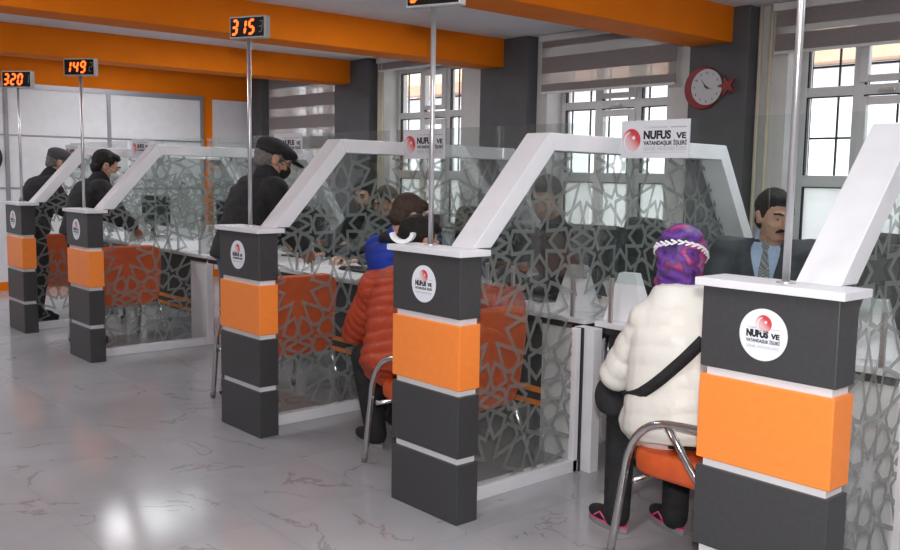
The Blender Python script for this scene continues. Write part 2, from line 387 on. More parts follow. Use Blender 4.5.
# blinds
def blind(x0, x1, bands, zb, label):
    t = thing('roller_blind', label, 'blind', ((x0 + x1) / 2, 4.09, 0), group='striped roller blinds at the windows'); h = (x1 - x0) / 2
    MB().box(-h, h, -.04, .055, 2.715, 2.775).build('head_rail', 'pvc', t, bevel=.006)
    fb = MB()
    for za, z_b, op in bands:
        fb.cur = 0 if op else 1; fb.box(-h + .01, h - .01, -.003 if op else -.001, .003 if op else .001, z_b, za)
    fb.build('fabric', ['blindopaque', 'blindsheer'], t)
    MB().box(-h + .01, h - .01, -.012, .012, zb - .022, zb).build('bottom_rail', 'pvc', t, bevel=.004)
blind(-1.03, .55, [(2.72, 2.60, 1), (2.60, 2.545, 0), (2.545, 2.42, 1)], 2.42, 'taupe striped roller blind rolled high over the window right of the clock')
blind(-3.45, -1.90, [(2.72, 2.66, 1), (2.66, 2.57, 0), (2.57, 2.42, 1), (2.42, 2.32, 0), (2.32, 2.25, 1)], 2.25, 'taupe striped roller blind a third down the window left of the clock')
blind(-6.05, -4.50, [(2.72, 2.64, 1)], 2.64, 'taupe roller blind rolled right up over the window behind the boy in blue')
bd = []; z = 2.72
while z > 1.0: bd += [(z, z - .16, 1), (z - .16, z - .27, 0)]; z -= .27
blind(-8.56, -6.90, bd, z, 'taupe and sheer striped roller blind pulled down the farthest window')
for x, lb in ((-1.15, 'cream heating pipe beside the dark pilaster with the clock, the one touching the pilaster'), (-1.06, 'cream heating pipe right of the clock, the one nearer the window'),
              (-3.49, 'cream heating pipe right of the second dark pilaster'), (-6.05, 'cream heating pipe right of the third dark pilaster, left one'), (-5.97+ -.02, 'cream heating pipe at the left edge of the window behind the boy')):
    if x == -3.49: continue
    tag(MB().tube([(x, 4.10, .0), (x, 4.10, 2.78)], .016).build('heating_pipe', 'cream', smooth=True), lb, 'pipe', 'vertical heating pipes on the window wall')

# outdoors
tag(MB().box(-30, 12, 4.85, 60, -.3, -.2).build('outdoor_ground', 'asphalt'), 'pale ground outside beyond the windows', 'ground')
bo = thing('neighbouring_building', 'peach building with a brown cornice outside, seen through the top window panes', 'building', (-9, 16, -.2))
MB().box(-14, 14, 0, 6, 4.3, 9).build('wall', 'facade', bo)
MB().box(-14.3, 14.3, -.5, 0, 4.0, 4.3).build('cornice', 'rooftile', bo)
MB().box(-14, 14, .1, 6, 0, 4.0).build('ground_floor', 'whitefoil', bo)

# ------------------------------------------------------------------ frosted star pattern
def clip(poly, a, n):
    """keep the side where (p-a).n >= 0"""
    out = []
    for i in range(len(poly)):
        p, q = poly[i], poly[(i + 1) % len(poly)]; dp = (p - a).dot(n); dq = (q - a).dot(n)
        if dp >= 0: out.append(p)
        if (dp >= 0) != (dq >= 0): out.append(p + (q - p) * (dp / (dp - dq)))
    return out
def clip_convex(poly, conv):
    c_ = sum((V(p) for p in conv), V((0, 0))) / len(conv)
    for i in range(len(conv)):
        a, b_ = V(conv[i]), V(conv[(i + 1) % len(conv)]); d = b_ - a; n = V((-d.y, d.x))
        if (c_ - a).dot(n) < 0: n = -n
        poly = clip(poly, a, n)
        if len(poly) < 3: return []
    return poly
def bands_for(verts, w, th=radians(70)):
    out = []; n = len(verts); cen = sum(verts, V((0, 0))) / n
    for i in range(n):
        v_ = verts[i]; p = verts[i - 1]; q = verts[(i + 1) % n]; strands = []
        for o in (p, q):
            Mm = (v_ + o) / 2; ed = (v_ - o).normalized(); en = V((-ed.y, ed.x))
            if (cen - Mm).dot(en) < 0: en = -en
            strands.append((Mm, ed * cos(th) + en * sin(th), ed, en))
        (m1, d1, _, _), (m2, d2, _, _) = strands; den = d1.x * d2.y - d1.y * d2.x
        if abs(den) < 1e-6: continue
        t_ = ((m2.x - m1.x) * d2.y - (m2.y - m1.y) * d2.x) / den; Q = m1 + d1 * t_
        bis = (Q - v_).normalized()
        for Mm, d, ed, en in strands:
            nn = V((-d.y, d.x)) * w / 2; ex = d * w * 2; poly = clip([Mm - ex + nn, Q + ex + nn, Q + ex - nn, Mm - ex - nn], Mm, en)
            if len(poly) > 2: poly = clip(poly, Mm, ed)
            bn = V((-bis.y, bis.x))
            if (Mm - v_).dot(bn) < 0: bn = -bn
            if len(poly) > 2: poly = clip(poly, v_, bn)
            if len(poly) > 2: out.append(poly)
    return out
def star_pattern(regions, e=.109, w=.0185):
    """eight-fold rosettes ringed by five-pointed stars, on a square lattice"""
    def P(r_, a): return V((cos(radians(a)), sin(radians(a)))) * r_ * e
    Lx, Ly = .595, .715; r1 = 2.307; r2 = 2.60
    base = bands_for([P(1.30656, 45 * k) for k in range(8)], w)
    for k in range(8): base += bands_for([P(1.30656, 45 * k), P(r1, 45 * k), P(r2, 45 * k + 22.5), P(r1, 45 * k + 45), P(1.30656, 45 * k + 45)], w)
    R_x = V((Lx, 0)); R_y = V((0, Ly))
    base += bands_for([P(r1, 0), P(r2, 22.5), R_x + P(r2, 157.5), R_x + P(r1, 180), R_x + P(r2, 202.5), P(r2, -22.5)], w)
    base += bands_for([P(r1, 90), P(r2, 67.5), R_y + P(r2, -67.5), R_y + P(r1, -90), R_y + P(r2, -112.5), P(r2, 112.5)], w)
    big = []
    for o, a in ((V((0, 0)), 45), (R_x, 135), (R_x + R_y, 225), (R_y, 315)): big += [o + P(r2, a - 22.5), o + P(r1, a), o + P(r2, a + 22.5)][::-1]
    c0 = sum(big, V((0, 0))) / 12; big.sort(key=lambda q: math.atan2((q - c0).y, (q - c0).x)); base += bands_for(big, w)
    mb = MB()
    for i in range(-2, 6):
        for j in range(-2, 5):
            o = R_x * i + R_y * j + V((.654, .440))
            for p in base:
                q0 = [x + o for x in p]
                for rg in regions:
                    q = clip_convex(q0, rg)
                    if len(q) > 2: mb.add([(0, x.x, x.y) for x in q], [tuple(range(len(q)))])
    return mb

# ------------------------------------------------------------------ pillars, partitions, poles
W_, D_ = .445, .118
def make_sticker(parent, loc, r):
    s = MB().disc((0, 0, 0), r, .002).build('logo_sticker', 'sticker', parent, loc=loc)
    emblem(s, (.0, -.0012, r * .42), r * .34)
    text('lettering', 'NUFUS', r * .36, 'blackprint', s, (-r * .70, -.0012, -.10 * r), width=r * .92, bold=r * .024)
    text('lettering', 'VE', r * .26, 'blackprint', s, (r * .32, -.0012, -.10 * r), width=r * .36, bold=r * .015)
    text('lettering', 'VATANDAŞLIK İŞLERİ', r * .17, 'blackprint', s, (-r * .70, -.0012, -.31 * r), width=r * 1.40, bold=r * .005)
    text('lettering', 'T.C. İÇİŞLERİ BAKANLIĞI', r * .07, 'greyprint', s, (-r * .66, -.0012, .22 * r), width=r * .7)
    text('lettering', 'GENEL MÜDÜRLÜĞÜ', r * .13, 'greyprint', s, (-r * .68, -.0012, -.52 * r), width=r * 1.36)
    mb = MB(); mb.box(r * .12, r * .70, -.0016, -.0011, .235 * r, .255 * r); mb.build('rule_line', 'greyprint', s)
    return s
def star2d(mb, cx, y, cz, r, rot=pi / 2, th=.0006, inner=.39):
    poly = [(cx + (r if k % 2 == 0 else r * inner) * cos(rot + pi * k / 5), cz + (r if k % 2 == 0 else r * inner) * sin(rot + pi * k / 5)) for k in range(10)]
    vs = [(p[0], y, p[1]) for p in poly] + [(cx, y, cz)]; mb.add(vs, [(i, (i + 1) % 10, 10) for i in range(10)])
def emblem(parent, loc, r):
    e = MB().disc((0, 0, 0), r, .0008).build('emblem', 'emblem', parent, loc=loc)
    mb = MB(); star2d(mb, r * .28, -.0007, r * .22, r * .26, rot=pi / 2 - .2)
    # white crescent sweep
    n = 16; vs = []; 
    for k in range(n + 1):
        a = radians(100 + 200 * k / n); b_ = radians(112 + 176 * k / n)
        vs += [(-.12 * r + r * .78 * cos(a) + .12 * r, -.0006, -.12 * r + r * .86 * sin(a)), (r * .12 + r * .78 * cos(b_) , -.0006, -.12 * r + r * .82 * sin(b_))]
    mb.add(vs, [(2 * i, 2 * i + 2, 2 * i + 3, 2 * i + 1) for i in range(n)])
    mb.build('star_and_crescent', 'whiteprint', e); return e
def make_pillar(label):
    t = thing('counter_pillar', label, 'pillar', group='charcoal and orange pillars at the booth ends')
    MB().box(-W_ + .02, -.014, .012, D_ - .01, 0, 1.125).build('core', 'white', t)
    for za, zb, m_ in ((.0, .256, 'darkpanel'), (.284, .545, 'darkpanel'), (.570, .842, 'orangepanel'), (.868, 1.125, 'darkpanel')):
        MB().box(-W_, 0, 0, D_, za, zb).build('panel_block', m_, t, bevel=.004)
    MB().box(-W_ - .018, .022, -.022, D_ + .03, 1.125, 1.15).build('cap', 'white', t, bevel=.002)
    make_sticker(t, (-.23, -.0015, .995), .079)
    return t
BEAM_O = [(.125, 1.15), (.575, 1.648), (1.98, 1.635), (2.36, 1.02)]
def make_partition(label):
    t = thing('glass_partition', label, 'partition', group='patterned glass partitions between the booths')
    o = BEAM_O; th = .078
    i_ = [(.125 + th * 1.34, 1.15), (.575 + .035, 1.648 - th), (1.98 - .043, 1.635 - th), (2.36 - th * 1.15, 1.02)]
    mb = MB()
    for k in range(3): mb.prism([o[k], o[k + 1], i_[k + 1], i_[k]], 0, -.205, -.062)
    mb.build('frame_beam', 'white', t, bevel=.003)
    MB().box(-.225, -.165, D_ + .002, 1.0, 0, .062).build('base_rail', 'white', t, bevel=.003)
    MB().box(-.205, -.16, .95, .965, 0, .72).build('post_strip', 'black', t)
    MB().box(-.205, -.165, .915, .948, 0, .72).build('end_post', 'white', t, bevel=.003)
    MB().box(-.225, -.10, .967, 1.03, 0, .72).build('end_post', 'white', t, bevel=.003)
    MB().box(-.205, -.062, 2.28, 2.36, 0, 1.02).build('back_post', 'white', t, bevel=.003)
    A = [(D_ + .005, .062), (.898, .062), (.898, 1.60), (.60, 1.60), (.53, 1.575), (D_ + .005 + .09, 1.12), (D_ + .005, 1.12)]
    g = MB(); g.prism([(D_ + .03, .055), (.90, .055), (.90, .755), (2.30, .755), (2.25, 1.05), (1.95, 1.575), (.60, 1.582), (.20, 1.14), (D_ + .03, 1.12)], 0, -.190, -.184)
    g.build('glass_pane', 'tinted', t)
    pat.copy_into(t)
    return t
class Pat: pass
pat = Pat()
regA = [(D_ + .005, .07), (.90, .07), (.90, 1.575), (.605, 1.575), (.225, 1.155), (D_ + .005, 1.05)]
regB = [(.90, .76), (2.27, .76), (2.24, 1.05), (1.945, 1.565), (.90, 1.575)]
pm = star_pattern([regA, regB])
def copy_into(t):
    if not hasattr(pat, 'me'):
        o = pm.build('star_film', 'film', t, loc=(-.181, 0, 0)); pat.me = o.data
    else:
        o = bpy.data.objects.new('star_film', pat.me); C.objects.link(o); o.parent = t; o.location = (-.181, 0, 0)
pat.copy_into = copy_into

SEG = {'0': 'abcdef', '1': 'bc', '2': 'abged', '3': 'abgcd', '4': 'fgbc', '5': 'afgcd', '9': 'abcdfg', '6': 'afgedc', '7': 'abc', '8': 'abcdefg'}
def digit(mb, ch, cx, cz, w, h, t_):
    sh = .16
    def bar(p, q):
        d = (V(q) - V(p)).normalized(); n = V((-d.y, d.x)) * t_ / 2; p = V(p) + d * t_ * .12; q = V(q) - d * t_ * .12
        pts = [p, p + d * t_ * .4 + n, q - d * t_ * .4 + n, q, q - d * t_ * .4 - n, p + d * t_ * .4 - n]
        pts = [(cx + a.x + a.y * sh, cz + a.y) for a in pts]; mb.prism(pts, 1, -.0008, .0008)
    x, y = w / 2, h / 2
    S = {'a': ((-x, y), (x, y)), 'b': ((x, y), (x, 0)), 'c': ((x, 0), (x, -y)), 'd': ((-x, -y), (x, -y)), 'e': ((-x, -y), (-x, 0)), 'f': ((-x, 0), (-x, y)), 'g': ((-x, 0), (x, 0))}
    for s_ in SEG[ch]: bar(*S[s_])
def make_display(num, desk, loc, ztop, rz, label, s=1.0):
    t = thing('number_display_pole', label, 'queue display', loc, group='red number displays on poles')
    MB().tube([(0, 0, 0), (0, 0, ztop - 1.15)], .0115, 16).build('pole', 'steel', t, smooth=True)
    smooth_by_angle(MB().tube([(0, 0, 0), (0, 0, .006)], .028, 24).build('flange', 'steel', t))
    w, h, d = .262 * s, .132 * s, .05
    Rm = Matrix.Rotation(rz, 4, 'Z')
    c_ = bpy.data.objects.new
    case = MB().box(-w / 2, w / 2, -d / 2, d / 2, 0, h).build('display_case', 'case', t, bevel=.004)
    case.location = (.012, 0, ztop - 1.15); case.rotation_euler = (0, 0, rz)
    MB().box(-w / 2 + .008, w / 2 - .008, -d / 2 - .002, -d / 2 + .002, .009, h - .009).build('screen', 'screen', case)
    for i, ch in enumerate(num):
        mb = MB(); digit(mb, ch, 0, 0, w * .13, h * .60, h * .115); mb.build('lit_digit', 'led', case, loc=(-w * .34 + i * w * .235, -d / 2 - .003, h / 2))
    mb = MB(); digit(mb, desk, w * .385, 0, w * .09, h * .48, h * .045); mb.build('desk_digit', 'ledlow', case, loc=(0, -d / 2 - .003, h / 2))
    return t

PX = [1.555, 0, -1.62, -4.142, -5.72]
pn = ['nearest the camera', 'second from the camera', 'before the black capped man',
      'before the white masked man', 'at the far left end of the row']
pil = make_pillar('charcoal pillar with orange band ' + pn[0]); par = make_partition('white framed star patterned glass partition rising from the pillar ' + pn[0])
pil.location = (PX[0], .035, 0); par.location = (PX[0], .035, 0)
for i in range(1, 5):
    dup(pil, (PX[i], 0, 0), label='charcoal pillar with orange band ' + pn[i]); dup(par, (PX[i], 0, 0), label='white framed star patterned glass partition rising from the pillar ' + pn[i])
    if i == 3:      # this partition runs on past the desk edge without its end posts
        q_ = [o_ for o_ in bpy.data.objects if o_.get('label', '').endswith(pn[3]) and o_.name.startswith('glass_partition')][0]
        for ch_ in list(q_.children):
            if ch_.name.startswith(('end_post', 'post_strip')): bpy.data.objects.remove(ch_)
        MB().box(-.225, -.165, 1.001, 1.26, 0, .062).build('base_rail', 'white', q_, bevel=.003)
make_display('316', '4', (1.352, .10, 1.15), 2.62, radians(24), 'pole on the nearest pillar running up out of the picture')
make_display('317', '4', (-.309, .10, 1.15), 2.158, radians(20), 'pole on the second pillar with its red number display cut by the top edge', 1.0)
make_display('315', '3', (-1.862, .085, 1.15), 2.175, radians(24), 'pole with the red number display reading 315', .90)
make_display('149', '2', (-4.455, .093, 1.15), 2.150, radians(38), 'pole with the red number display reading 149', .98)
make_display('320', '1', (-5.985, .09, 1.15), 2.150, radians(38), 'pole with the red number display reading 320', 1.10)
# curved white paper strip on second cap
n = 14; pts = [(.058 * cos(a), .058 * sin(a)) for a in [pi + pi * k / n for k in range(n + 1)]] + [(.043 * cos(a), .006 + .043 * sin(a)) for a in [2 * pi - pi * k / n for k in range(n + 1)]]
o = MB().prism([(p[0], p[1]) for p in pts], 1, -.022, .022).build('paper_curl', 'paper'); o.location = (-.435, .045, 1.196); o.rotation_euler = (0, 0, .6); o.scale = (.95, 1, .78)
tag(o, 'small white U-shaped curl standing on the cap of the second pillar', 'paper curl')

# ------------------------------------------------------------------ desks, screens, signs, standees
booths = [(-.165, 1.345, 'by the cream coat visitor'), (-1.785, -.21, 'by the orange puffer jacket'), (-4.307, -1.83, 'by the black cap visitor'),
          (-5.885, -4.352, 'by the white mask visitor'), (-7.5, -5.935, 'in the farthest booth')]
def booth_desk(x0, x1, where):
    t = thing('service_desk', 'white topped service desk with charcoal front ' + where, 'desk', (x0, 0, 0), group='white topped desks in the booths'); w = x1 - x0
    a, b_ = .008, w - .008
    MB().box(a, b_, 1.035, 1.80, .722, .75).build('desk_top', 'white', t, bevel=.003)
    MB().box(a, b_, 1.04, 1.06, .690, .721).build('edge_strip', 'black', t)
    MB().box(a + .02, b_ - .32, 1.13, 1.15, .20, .689).build('modesty_panel', 'darkpanel', t)
    s_ = MB(); s_.box(a + .02, b_ - .32, 1.122, 1.129, .288, .319); s_.box(a + .02, b_ - .32, 1.122, 1.129, .216, .245); s_.build('orange_stripe', 'orangepanel', t)
    MB().box(b_ - .31, b_ - .01, 1.06, 1.12, 0, .689).build('side_panel', 'white', t, bevel=.003)
    MB().box(a + .01, a + .05, 1.16, 1.75, 0, .721).build('side_panel', 'white', t, bevel=.003)
    return t
for x0, x1, wh in booths: booth_desk(x0, x1, wh)
def drawer_unit(x, wh):
    t = thing('drawer_unit', 'brown wooden drawer unit on castors under the desk ' + wh, 'drawer unit', (x, 1.40, 0), group='wooden drawer units under the desks')
    MB().box(-.2, .2, -.2, .2, .05, .60).build('carcass', 'wood', t, bevel=.004)
    for k in range(3): MB().box(-.19, .19, -.212, -.201, .065 + k * .18, .235 + k * .18).build('drawer', 'wood', t, bevel=.003)
    for sx in (-.16, .16):
        for sy in (-.16, .16): MB().ell((sx, sy, .025), (.02, .02, .025), n=10, m=6).build('castor', 'black', t, smooth=True)
for (x0, x1, wh) in booths[:2]: drawer_unit(x0 + .30, wh)
sg = thing('office_sign', 'large white lettered sign above the woman in the cream coat', 'sign', (-.012, 1.02, 1.545), group='white office signs on the glass screens')
MB().box(0, .375, -.008, -.002, 0, .172).build('sign_board', 'signwhite', sg)
emblem(sg, (.058, -.0086, .082), .053)
text('lettering', 'NUFUS', .050, 'blackprint', sg, (.128, -.0086, .088), width=.150, bold=.0024)
text('lettering', 'VE', .036, 'blackprint', sg, (.305, -.0086, .088), width=.054, bold=.0014)
text('lettering', 'VATANDAŞLIK İŞLERİ', .025, 'blackprint', sg, (.128, -.0086, .060), width=.235, bold=.0008)
text('lettering', 'GENEL MÜDÜRLÜĞÜ', .018, 'greyprint', sg, (.128, -.0086, .035), width=.232)
text('lettering', 'T.C. İÇİŞLERİ BAKANLIĞI', .009, 'greyprint', sg, (.130, -.0086, .136), width=.13)
mb = MB(); mb.box(.275, .36, -.0088, -.0082, .136, .141); mb.box(.128, .36, -.0088, -.0082, .050, .0515); mb.box(.128, .36, -.0088, -.0082, .026, .0275); mb.build('rule_line', 'greyprint', sg)
dup(sg, (-1.66, 1.02, 1.545), label='white office sign with red emblem behind the pole of the second pillar')
dup(sg, (-3.18, 1.02, 1.555), label='white office sign half hidden behind the black cap of the standing man')
dup(sg, (-5.76, 1.02, 1.56), label='small white office sign above the head of the man with the white mask')
dup(sg, (-7.55, 1.02, 1.53), label='white office sign in the farthest booth above the flat cap')
for i, (x0, x1, wh) in enumerate(booths):
    t = thing('glass_screen', 'clear glass screen standing above the desk ' + wh, 'glass screen', (x0, 1.04, 0), group='clear glass screens above the desks'); w = x1 - x0; mid = w * .60
    MB().box(.012, mid - .003, 0, .006, .95, 1.72).build('pane', 'glass', t); MB().box(mid + .003, w - .012, 0, .006, .95, 1.72).build('pane', 'glass', t)
    for xx in (.10, mid - .10, mid + .10, w - .10): MB().box(xx - .01, xx + .01, -.004, .012, .751, .97).build('clamp', 'steel', t, bevel=.002)
def make_standee(label):
    t = thing('desk_standee', label, 'desk stand', group='white trapezoid stands on the desks')
    # wedge: trapezoid face turned to the visitor, sloping back
    vs = [(-.105, -.05, 0), (.105, -.05, 0), (.105, .10, 0), (-.105, .10, 0), (-.045, -.01, .235), (.045, -.01, .235), (.045, .05, .235), (-.045, .05, .235)]
    MB().add(vs, [(0, 1, 5, 4), (1, 2, 6, 5), (2, 3, 7, 6), (3, 0, 4, 7), (4, 5, 6, 7), (0, 3, 2, 1)]).build('stand_body', 'white', t, bevel=.002)
    MB().box(-.13, .13, -.06, .12, -.0, .004).build('foot_plate', 'white', t)
    return t
s0 = make_standee('white trapezoid stand on the desk left of the woman in the cream coat'); s0.location = (-.065, 1.17, .751); s0.rotation_euler = (0, 0, .25)
for (x, y, lb) in ((-.47, 1.25, 'white trapezoid stand seen through the second glass partition'), (1.13, 1.22, 'white trapezoid stand seen through the nearest partition at the right edge'),
                   (-2.02, 1.22, 'white trapezoid stand just right of the third pillar, through the glass'), (-4.56, 1.20, 'white trapezoid stand on the desk left of the man in the black cap'), (-6.2, 1.22, 'white trapezoid stand in the farthest booth')):
    dup(s0, (x, y, .751), .3, lb)
t = thing('small_carton', 'small red and teal striped carton between the two white stands', 'carton', (-.145, 1.32, .751))
MB().box(-.022, .022, -.03, .03, 0, .085).build('box_body', 'paper', t); MB().box(-.0225, .0225, -.0305, .0305, .05, .065).build('red_band', 'cordred', t); MB().box(-.0225, .0225, -.0305, .0305, .015, .03).build('teal_band', 'teal', t)

# papers and keyboards
pl = [(-.62, 1.20, .2, 1), (-.85, 1.13, -.3, 1), (-1.05, 1.25, .1, 1), (-2.35, 1.2, .2, 2), (-2.7, 1.15, -.2, 2), (-3.05, 1.22, .4, 2), (-3.4, 1.2, 0, 2), (-4.9, 1.2, .2, 3), (.45, 1.2, .1, 0), (.8, 1.3, -.3, 0)]
for x, y, a, k in pl:
    o = MB().box(-.105, .105, -.148, .148, 0, .002).build('paper_sheet', 'paper'); o.location = (x, y, .7515); o.rotation_euler = (0, 0, a)
    tag(o, 'loose white paper sheet lying on the desk ' + booths[k][2], 'paper', 'loose papers on the desk ' + booths[k][2])
def keyboard(x, y, rz, wh):
    t = thing('keyboard', 'black keyboard on the desk ' + wh, 'keyboard', (x, y, .751), rz, 'black keyboards on the desks')
    MB().box(-.22, .22, -.07, .07, 0, .018).build('body', 'black', t, bevel=.004); kb = MB()
    for i in range(15):
        for j in range(5): kb.box(-.21 + i * .028, -.21 + i * .028 + .023, -.06 + j * .024, -.06 + j * .024 + .019, .018, .024)
    kb.build('keys', 'black', t)
def monitor(x, y, rz, label, w=.52, h=.31):
    t = thing('monitor', label, 'monitor', (x, y, .751), rz, 'black monitors on the desks')
    MB().box(-w / 2, w / 2, -.02, .02, .12, .12 + h).build('back_shell', 'black', t, bevel=.008)
    MB().box(-w / 2 + .012, w / 2 - .012, .0205, .0225, .135, .11 + h).build('screen', 'screen', t)
    MB().box(-.03, .03, -.05, -.02, .0, .26).build('stand', 'black', t, bevel=.006); MB().box(-.12, .12, -.10, .08, 0, .012).build('stand_foot', 'black', t, bevel=.004)
monitor(-.78, 1.62, .15, 'black monitor back seen through the second glass partition')
monitor(-.43, 1.72, -.2, 'second black monitor near the partition, right of the first one', .40, .30)
monitor(.98, 1.62, .5, 'black monitor to the right of the clerk with the moustache')
monitor(-2.3, 1.62, .1, 'black monitor behind the third partition'); monitor(-3.88, 1.66, .1, 'black monitor behind the man in the black cap')
monitor(-4.9, 1.60, .1, 'black monitor on the desk right of the man with the white mask'); monitor(-6.6, 1.6, .1, 'black monitor in the farthest booth')
keyboard(-.95, 1.35, 0, booths[1][2]); keyboard(-2.6, 1.40, 0, booths[2][2]); keyboard(.55, 1.55, .4, booths[0][2])
# potted plant behind the man in the black cap
t = thing('potted_plant', 'leafy dark green potted plant on the desk behind the man in the black cap', 'plant', (-4.00, 1.36, .751))
smooth_by_angle(MB().tube([(0, 0, 0), (0, 0, .06), (0, 0, .13)], [.05, .06, .07], 20).build('pot', 'white', t)); lf = MB()
for k in range(46):
    a = random.uniform(0, 2 * pi); e_ = random.uniform(.15, 1.3); L = random.uniform(.12, .3); d = V((cos(a) * cos(e_), sin(a) * cos(e_), sin(e_))); s_ = V((-sin(a), cos(a), 0)) * .022
    p0 = V((0, 0, .12)); p1 = p0 + d * L * .6; p2 = p0 + d * L + V((0, 0, -.05 * L)); lf.add([p0, p1 - s_, p2, p1 + s_], [(0, 1, 2, 3)])
lf.build('foliage', 'leaf', t)

# ------------------------------------------------------------------ wall clock
t = thing('wall_clock', 'red crescent and star wall clock on the dark pilaster', 'clock', (-1.57, 3.985, 2.172))
n = 60; R1, R2, ox = .168, .140, .045
smooth_by_angle(MB().disc((0, 0, 0), R1, .03, 64).build('crescent_case', 'redplastic', t, bevel=.006))
MB().disc((ox, -.018, .004), R2, .008, 64).build('dial', 'clockface', t)
mb = MB(); poly = [(.232 + (.085 if k % 2 == 0 else .034) * cos(pi + pi * k / 5), .004 + (.085 if k % 2 == 0 else .034) * sin(pi + pi * k / 5)) for k in range(10)]
mb.prism(poly, 1, -.034, -.012); mb.build('star', 'redplastic', t)
for k in range(12):
    a = pi / 2 - k * pi / 6
    text('numeral', str(12 if k == 0 else k), .026, 'blackprint', t, (ox + .112 * cos(a), -.0225, .004 + .112 * sin(a) - .009), align='CENTER', bold=.0004)
def hand(a, L, w):
    d = V((cos(a), sin(a))); nn = V((-d.y, d.x)) * w; c0 = V((ox, .004)); pts = [c0 - d * .02 - nn, c0 + d * L, c0 - d * .02 + nn]
    MB().prism([(p.x, p.y) for p in pts], 1, -.027, -.025).build('clock_hand', 'blackprint', t)
hand(radians(130), .085, .005); hand(radians(-22), .070, .005)
MB().disc((ox, -.027, .004), .008, .004, 20).build('hub', 'blackprint', t)
# round emblem on the end wall, cut by the picture edge
t = thing('round_wall_emblem', 'round black ringed emblem on the end wall at the left edge', 'emblem', (XW + .055, .53, 1.56), pi / 2)
MB().disc((0, 0, 0), .20, .02, 48).build('black_ring', 'black', t); MB().disc((0, -.011, 0), .16, .006, 48).build('white_ring', 'sticker', t)
MB().disc((0, -.015, 0), .135, .006, 48).build('inner_ring', 'black', t); MB().disc((0, -.019, 0), .10, .004, 48).build('red_centre', 'redplastic', t)
mb = MB(); star2d(mb, 0, -.0215, 0, .06); mb.build('star', 'whiteprint', t)

# ------------------------------------------------------------------ visitor chairs
def arc(p0, p1, p2, n=8):
    p0, p1, p2 = V(p0), V(p1), V(p2); return [p0 * (1 - t_) ** 2 + p1 * 2 * t_ * (1 - t_) + p2 * t_ * t_ for t_ in [k / n for k in range(n + 1)]]
def rbox(w, d, h, r, seg=6):
    """rounded cushion, closed, by superellipse rings"""
    n = 40; rings = []
    for k in range(9):
        a = -pi / 2 + pi * k / 8; s_ = (abs(cos(a)) ** .5); z = h / 2 * (abs(sin(a)) ** .6) * (1 if a > 0 else -1)
        ring = []
        for i in range(n):
            q = 2 * pi * i / n; cx, sx = cos(q), sin(q)
            X = (w / 2 - r + r * s_) * abs(cx) ** .35 * (1 if cx > 0 else -1); Y = (d / 2 - r + r * s_) * abs(sx) ** .35 * (1 if sx > 0 else -1)
            ring.append(V((X, Y, z)))
        rings.append(ring)
    return rings
def make_chair(label, detailed=True):
    # local: front leg of the near arm at the origin; chair faces -X; width along +Y
    t = thing('visitor_chair', label, 'chair', group='orange visitor chairs with chrome arms')
    Wd = .60
    rg = rbox(.50, .50, .10, .04); MB().loft([[p + V((.27, Wd / 2, .385)) for p in r_] for r_ in rg]).build('seat', 'leather', t, smooth=True)
    bk = rbox(.50, .55, .055, .025); Rb = Matrix.Translation((.555, Wd / 2, .58)) @ Matrix.Rotation(radians(-82), 4, 'Y')
    rings = []
    for r_ in bk:
        rr = []
        for p in r_:
            q = p.copy(); q.z += .35 * q.y * q.y; q.x *= 1.02; rr.append(Rb @ q)
        rings.append(rr)
    MB().loft(rings).build('backrest', 'leather', t, smooth=True)
    for yy in (0, Wd):
        pts = arc((0, yy, 0), (.04, yy, .22), (.065, yy, .40), 5) + arc((.065, yy, .40), (.10, yy, .565), (.26, yy, .575), 9)[1:] + arc((.26, yy, .575), (.38, yy, .585), (.50, yy, .585), 5)[1:]
        MB().tube(pts, .0155, 14).build('arm_and_leg', 'chrome', t, smooth=True)
        MB().tube([(.24, yy, .57), (.34, yy, .44), (.46, yy, .30), (.62, yy, .0)], .0145, 14).build('leg', 'chrome', t, smooth=True)
    MB().tube([(.10, 0, .325), (.10, Wd, .325)], .011).build('cross_bar', 'chrome', t, smooth=True); MB().tube([(.43, 0, .335), (.43, Wd, .335)], .011).build('cross_bar', 'chrome', t, smooth=True)
    MB().tube([(.50, 0, .585), (.50, Wd, .585)], .011).build('back_bar', 'chrome', t, smooth=True)
    return t
ch = make_chair('orange chair the woman in the cream coat sits on'); ch.location = (.595, .265, 0)
for x, y, lb in ((-.937, .206, 'orange chair of the person in the orange puffer jacket'), (-2.62, .225, 'orange chair before the black capped man'),
                 (-5.20, .21, 'orange chair by the white mask visitor'), (-6.86, .25, 'orange chair at the far left, behind the farthest pillar')):
    dup(ch, (x, y, 0), 0, lb)
def office_chair(x, y, rz, label):
    t = thing('office_chair', label, 'office chair', (x, y, 0), rz, 'black staff chairs behind the desks')
    MB().loft([[p + V((0, 0, .46)) for p in r_] for r_ in rbox(.48, .48, .09, .04)]).build('seat', 'black', t, smooth=True)
    Rb = Matrix.Translation((0, .25, .86)) @ Matrix.Rotation(radians(86), 4, 'X'); MB().loft([[Rb @ p for p in r_] for r_ in rbox(.44, .64, .07, .03)]).build('backrest', 'black', t, smooth=True)
    MB().tube([(0, 0, .05), (0, 0, .42)], .025).build('gas_lift', 'steel', t, smooth=True)
    for k in range(5):
        a = 2 * pi * k / 5; MB().tube([(0, 0, .10), (.28 * cos(a), .28 * sin(a), .06)], [.022, .014]).build('leg', 'black', t, smooth=True)
        MB().ell((.28 * cos(a), .28 * sin(a), .026), .026, n=10, m=6).build('castor', 'black', t, smooth=True)
    for sx in (-.27, .27): MB().tube([(sx, .12, .44), (sx, .12, .66), (sx, -.12, .66)], .015).build('armrest', 'black', t, smooth=True)
office_chair(.48, 2.32, -.5, 'black office chair behind the clerk with the moustache')
office_chair(-1.26, 2.52, -.3, 'black office chair behind the clerk seen through the second partition')
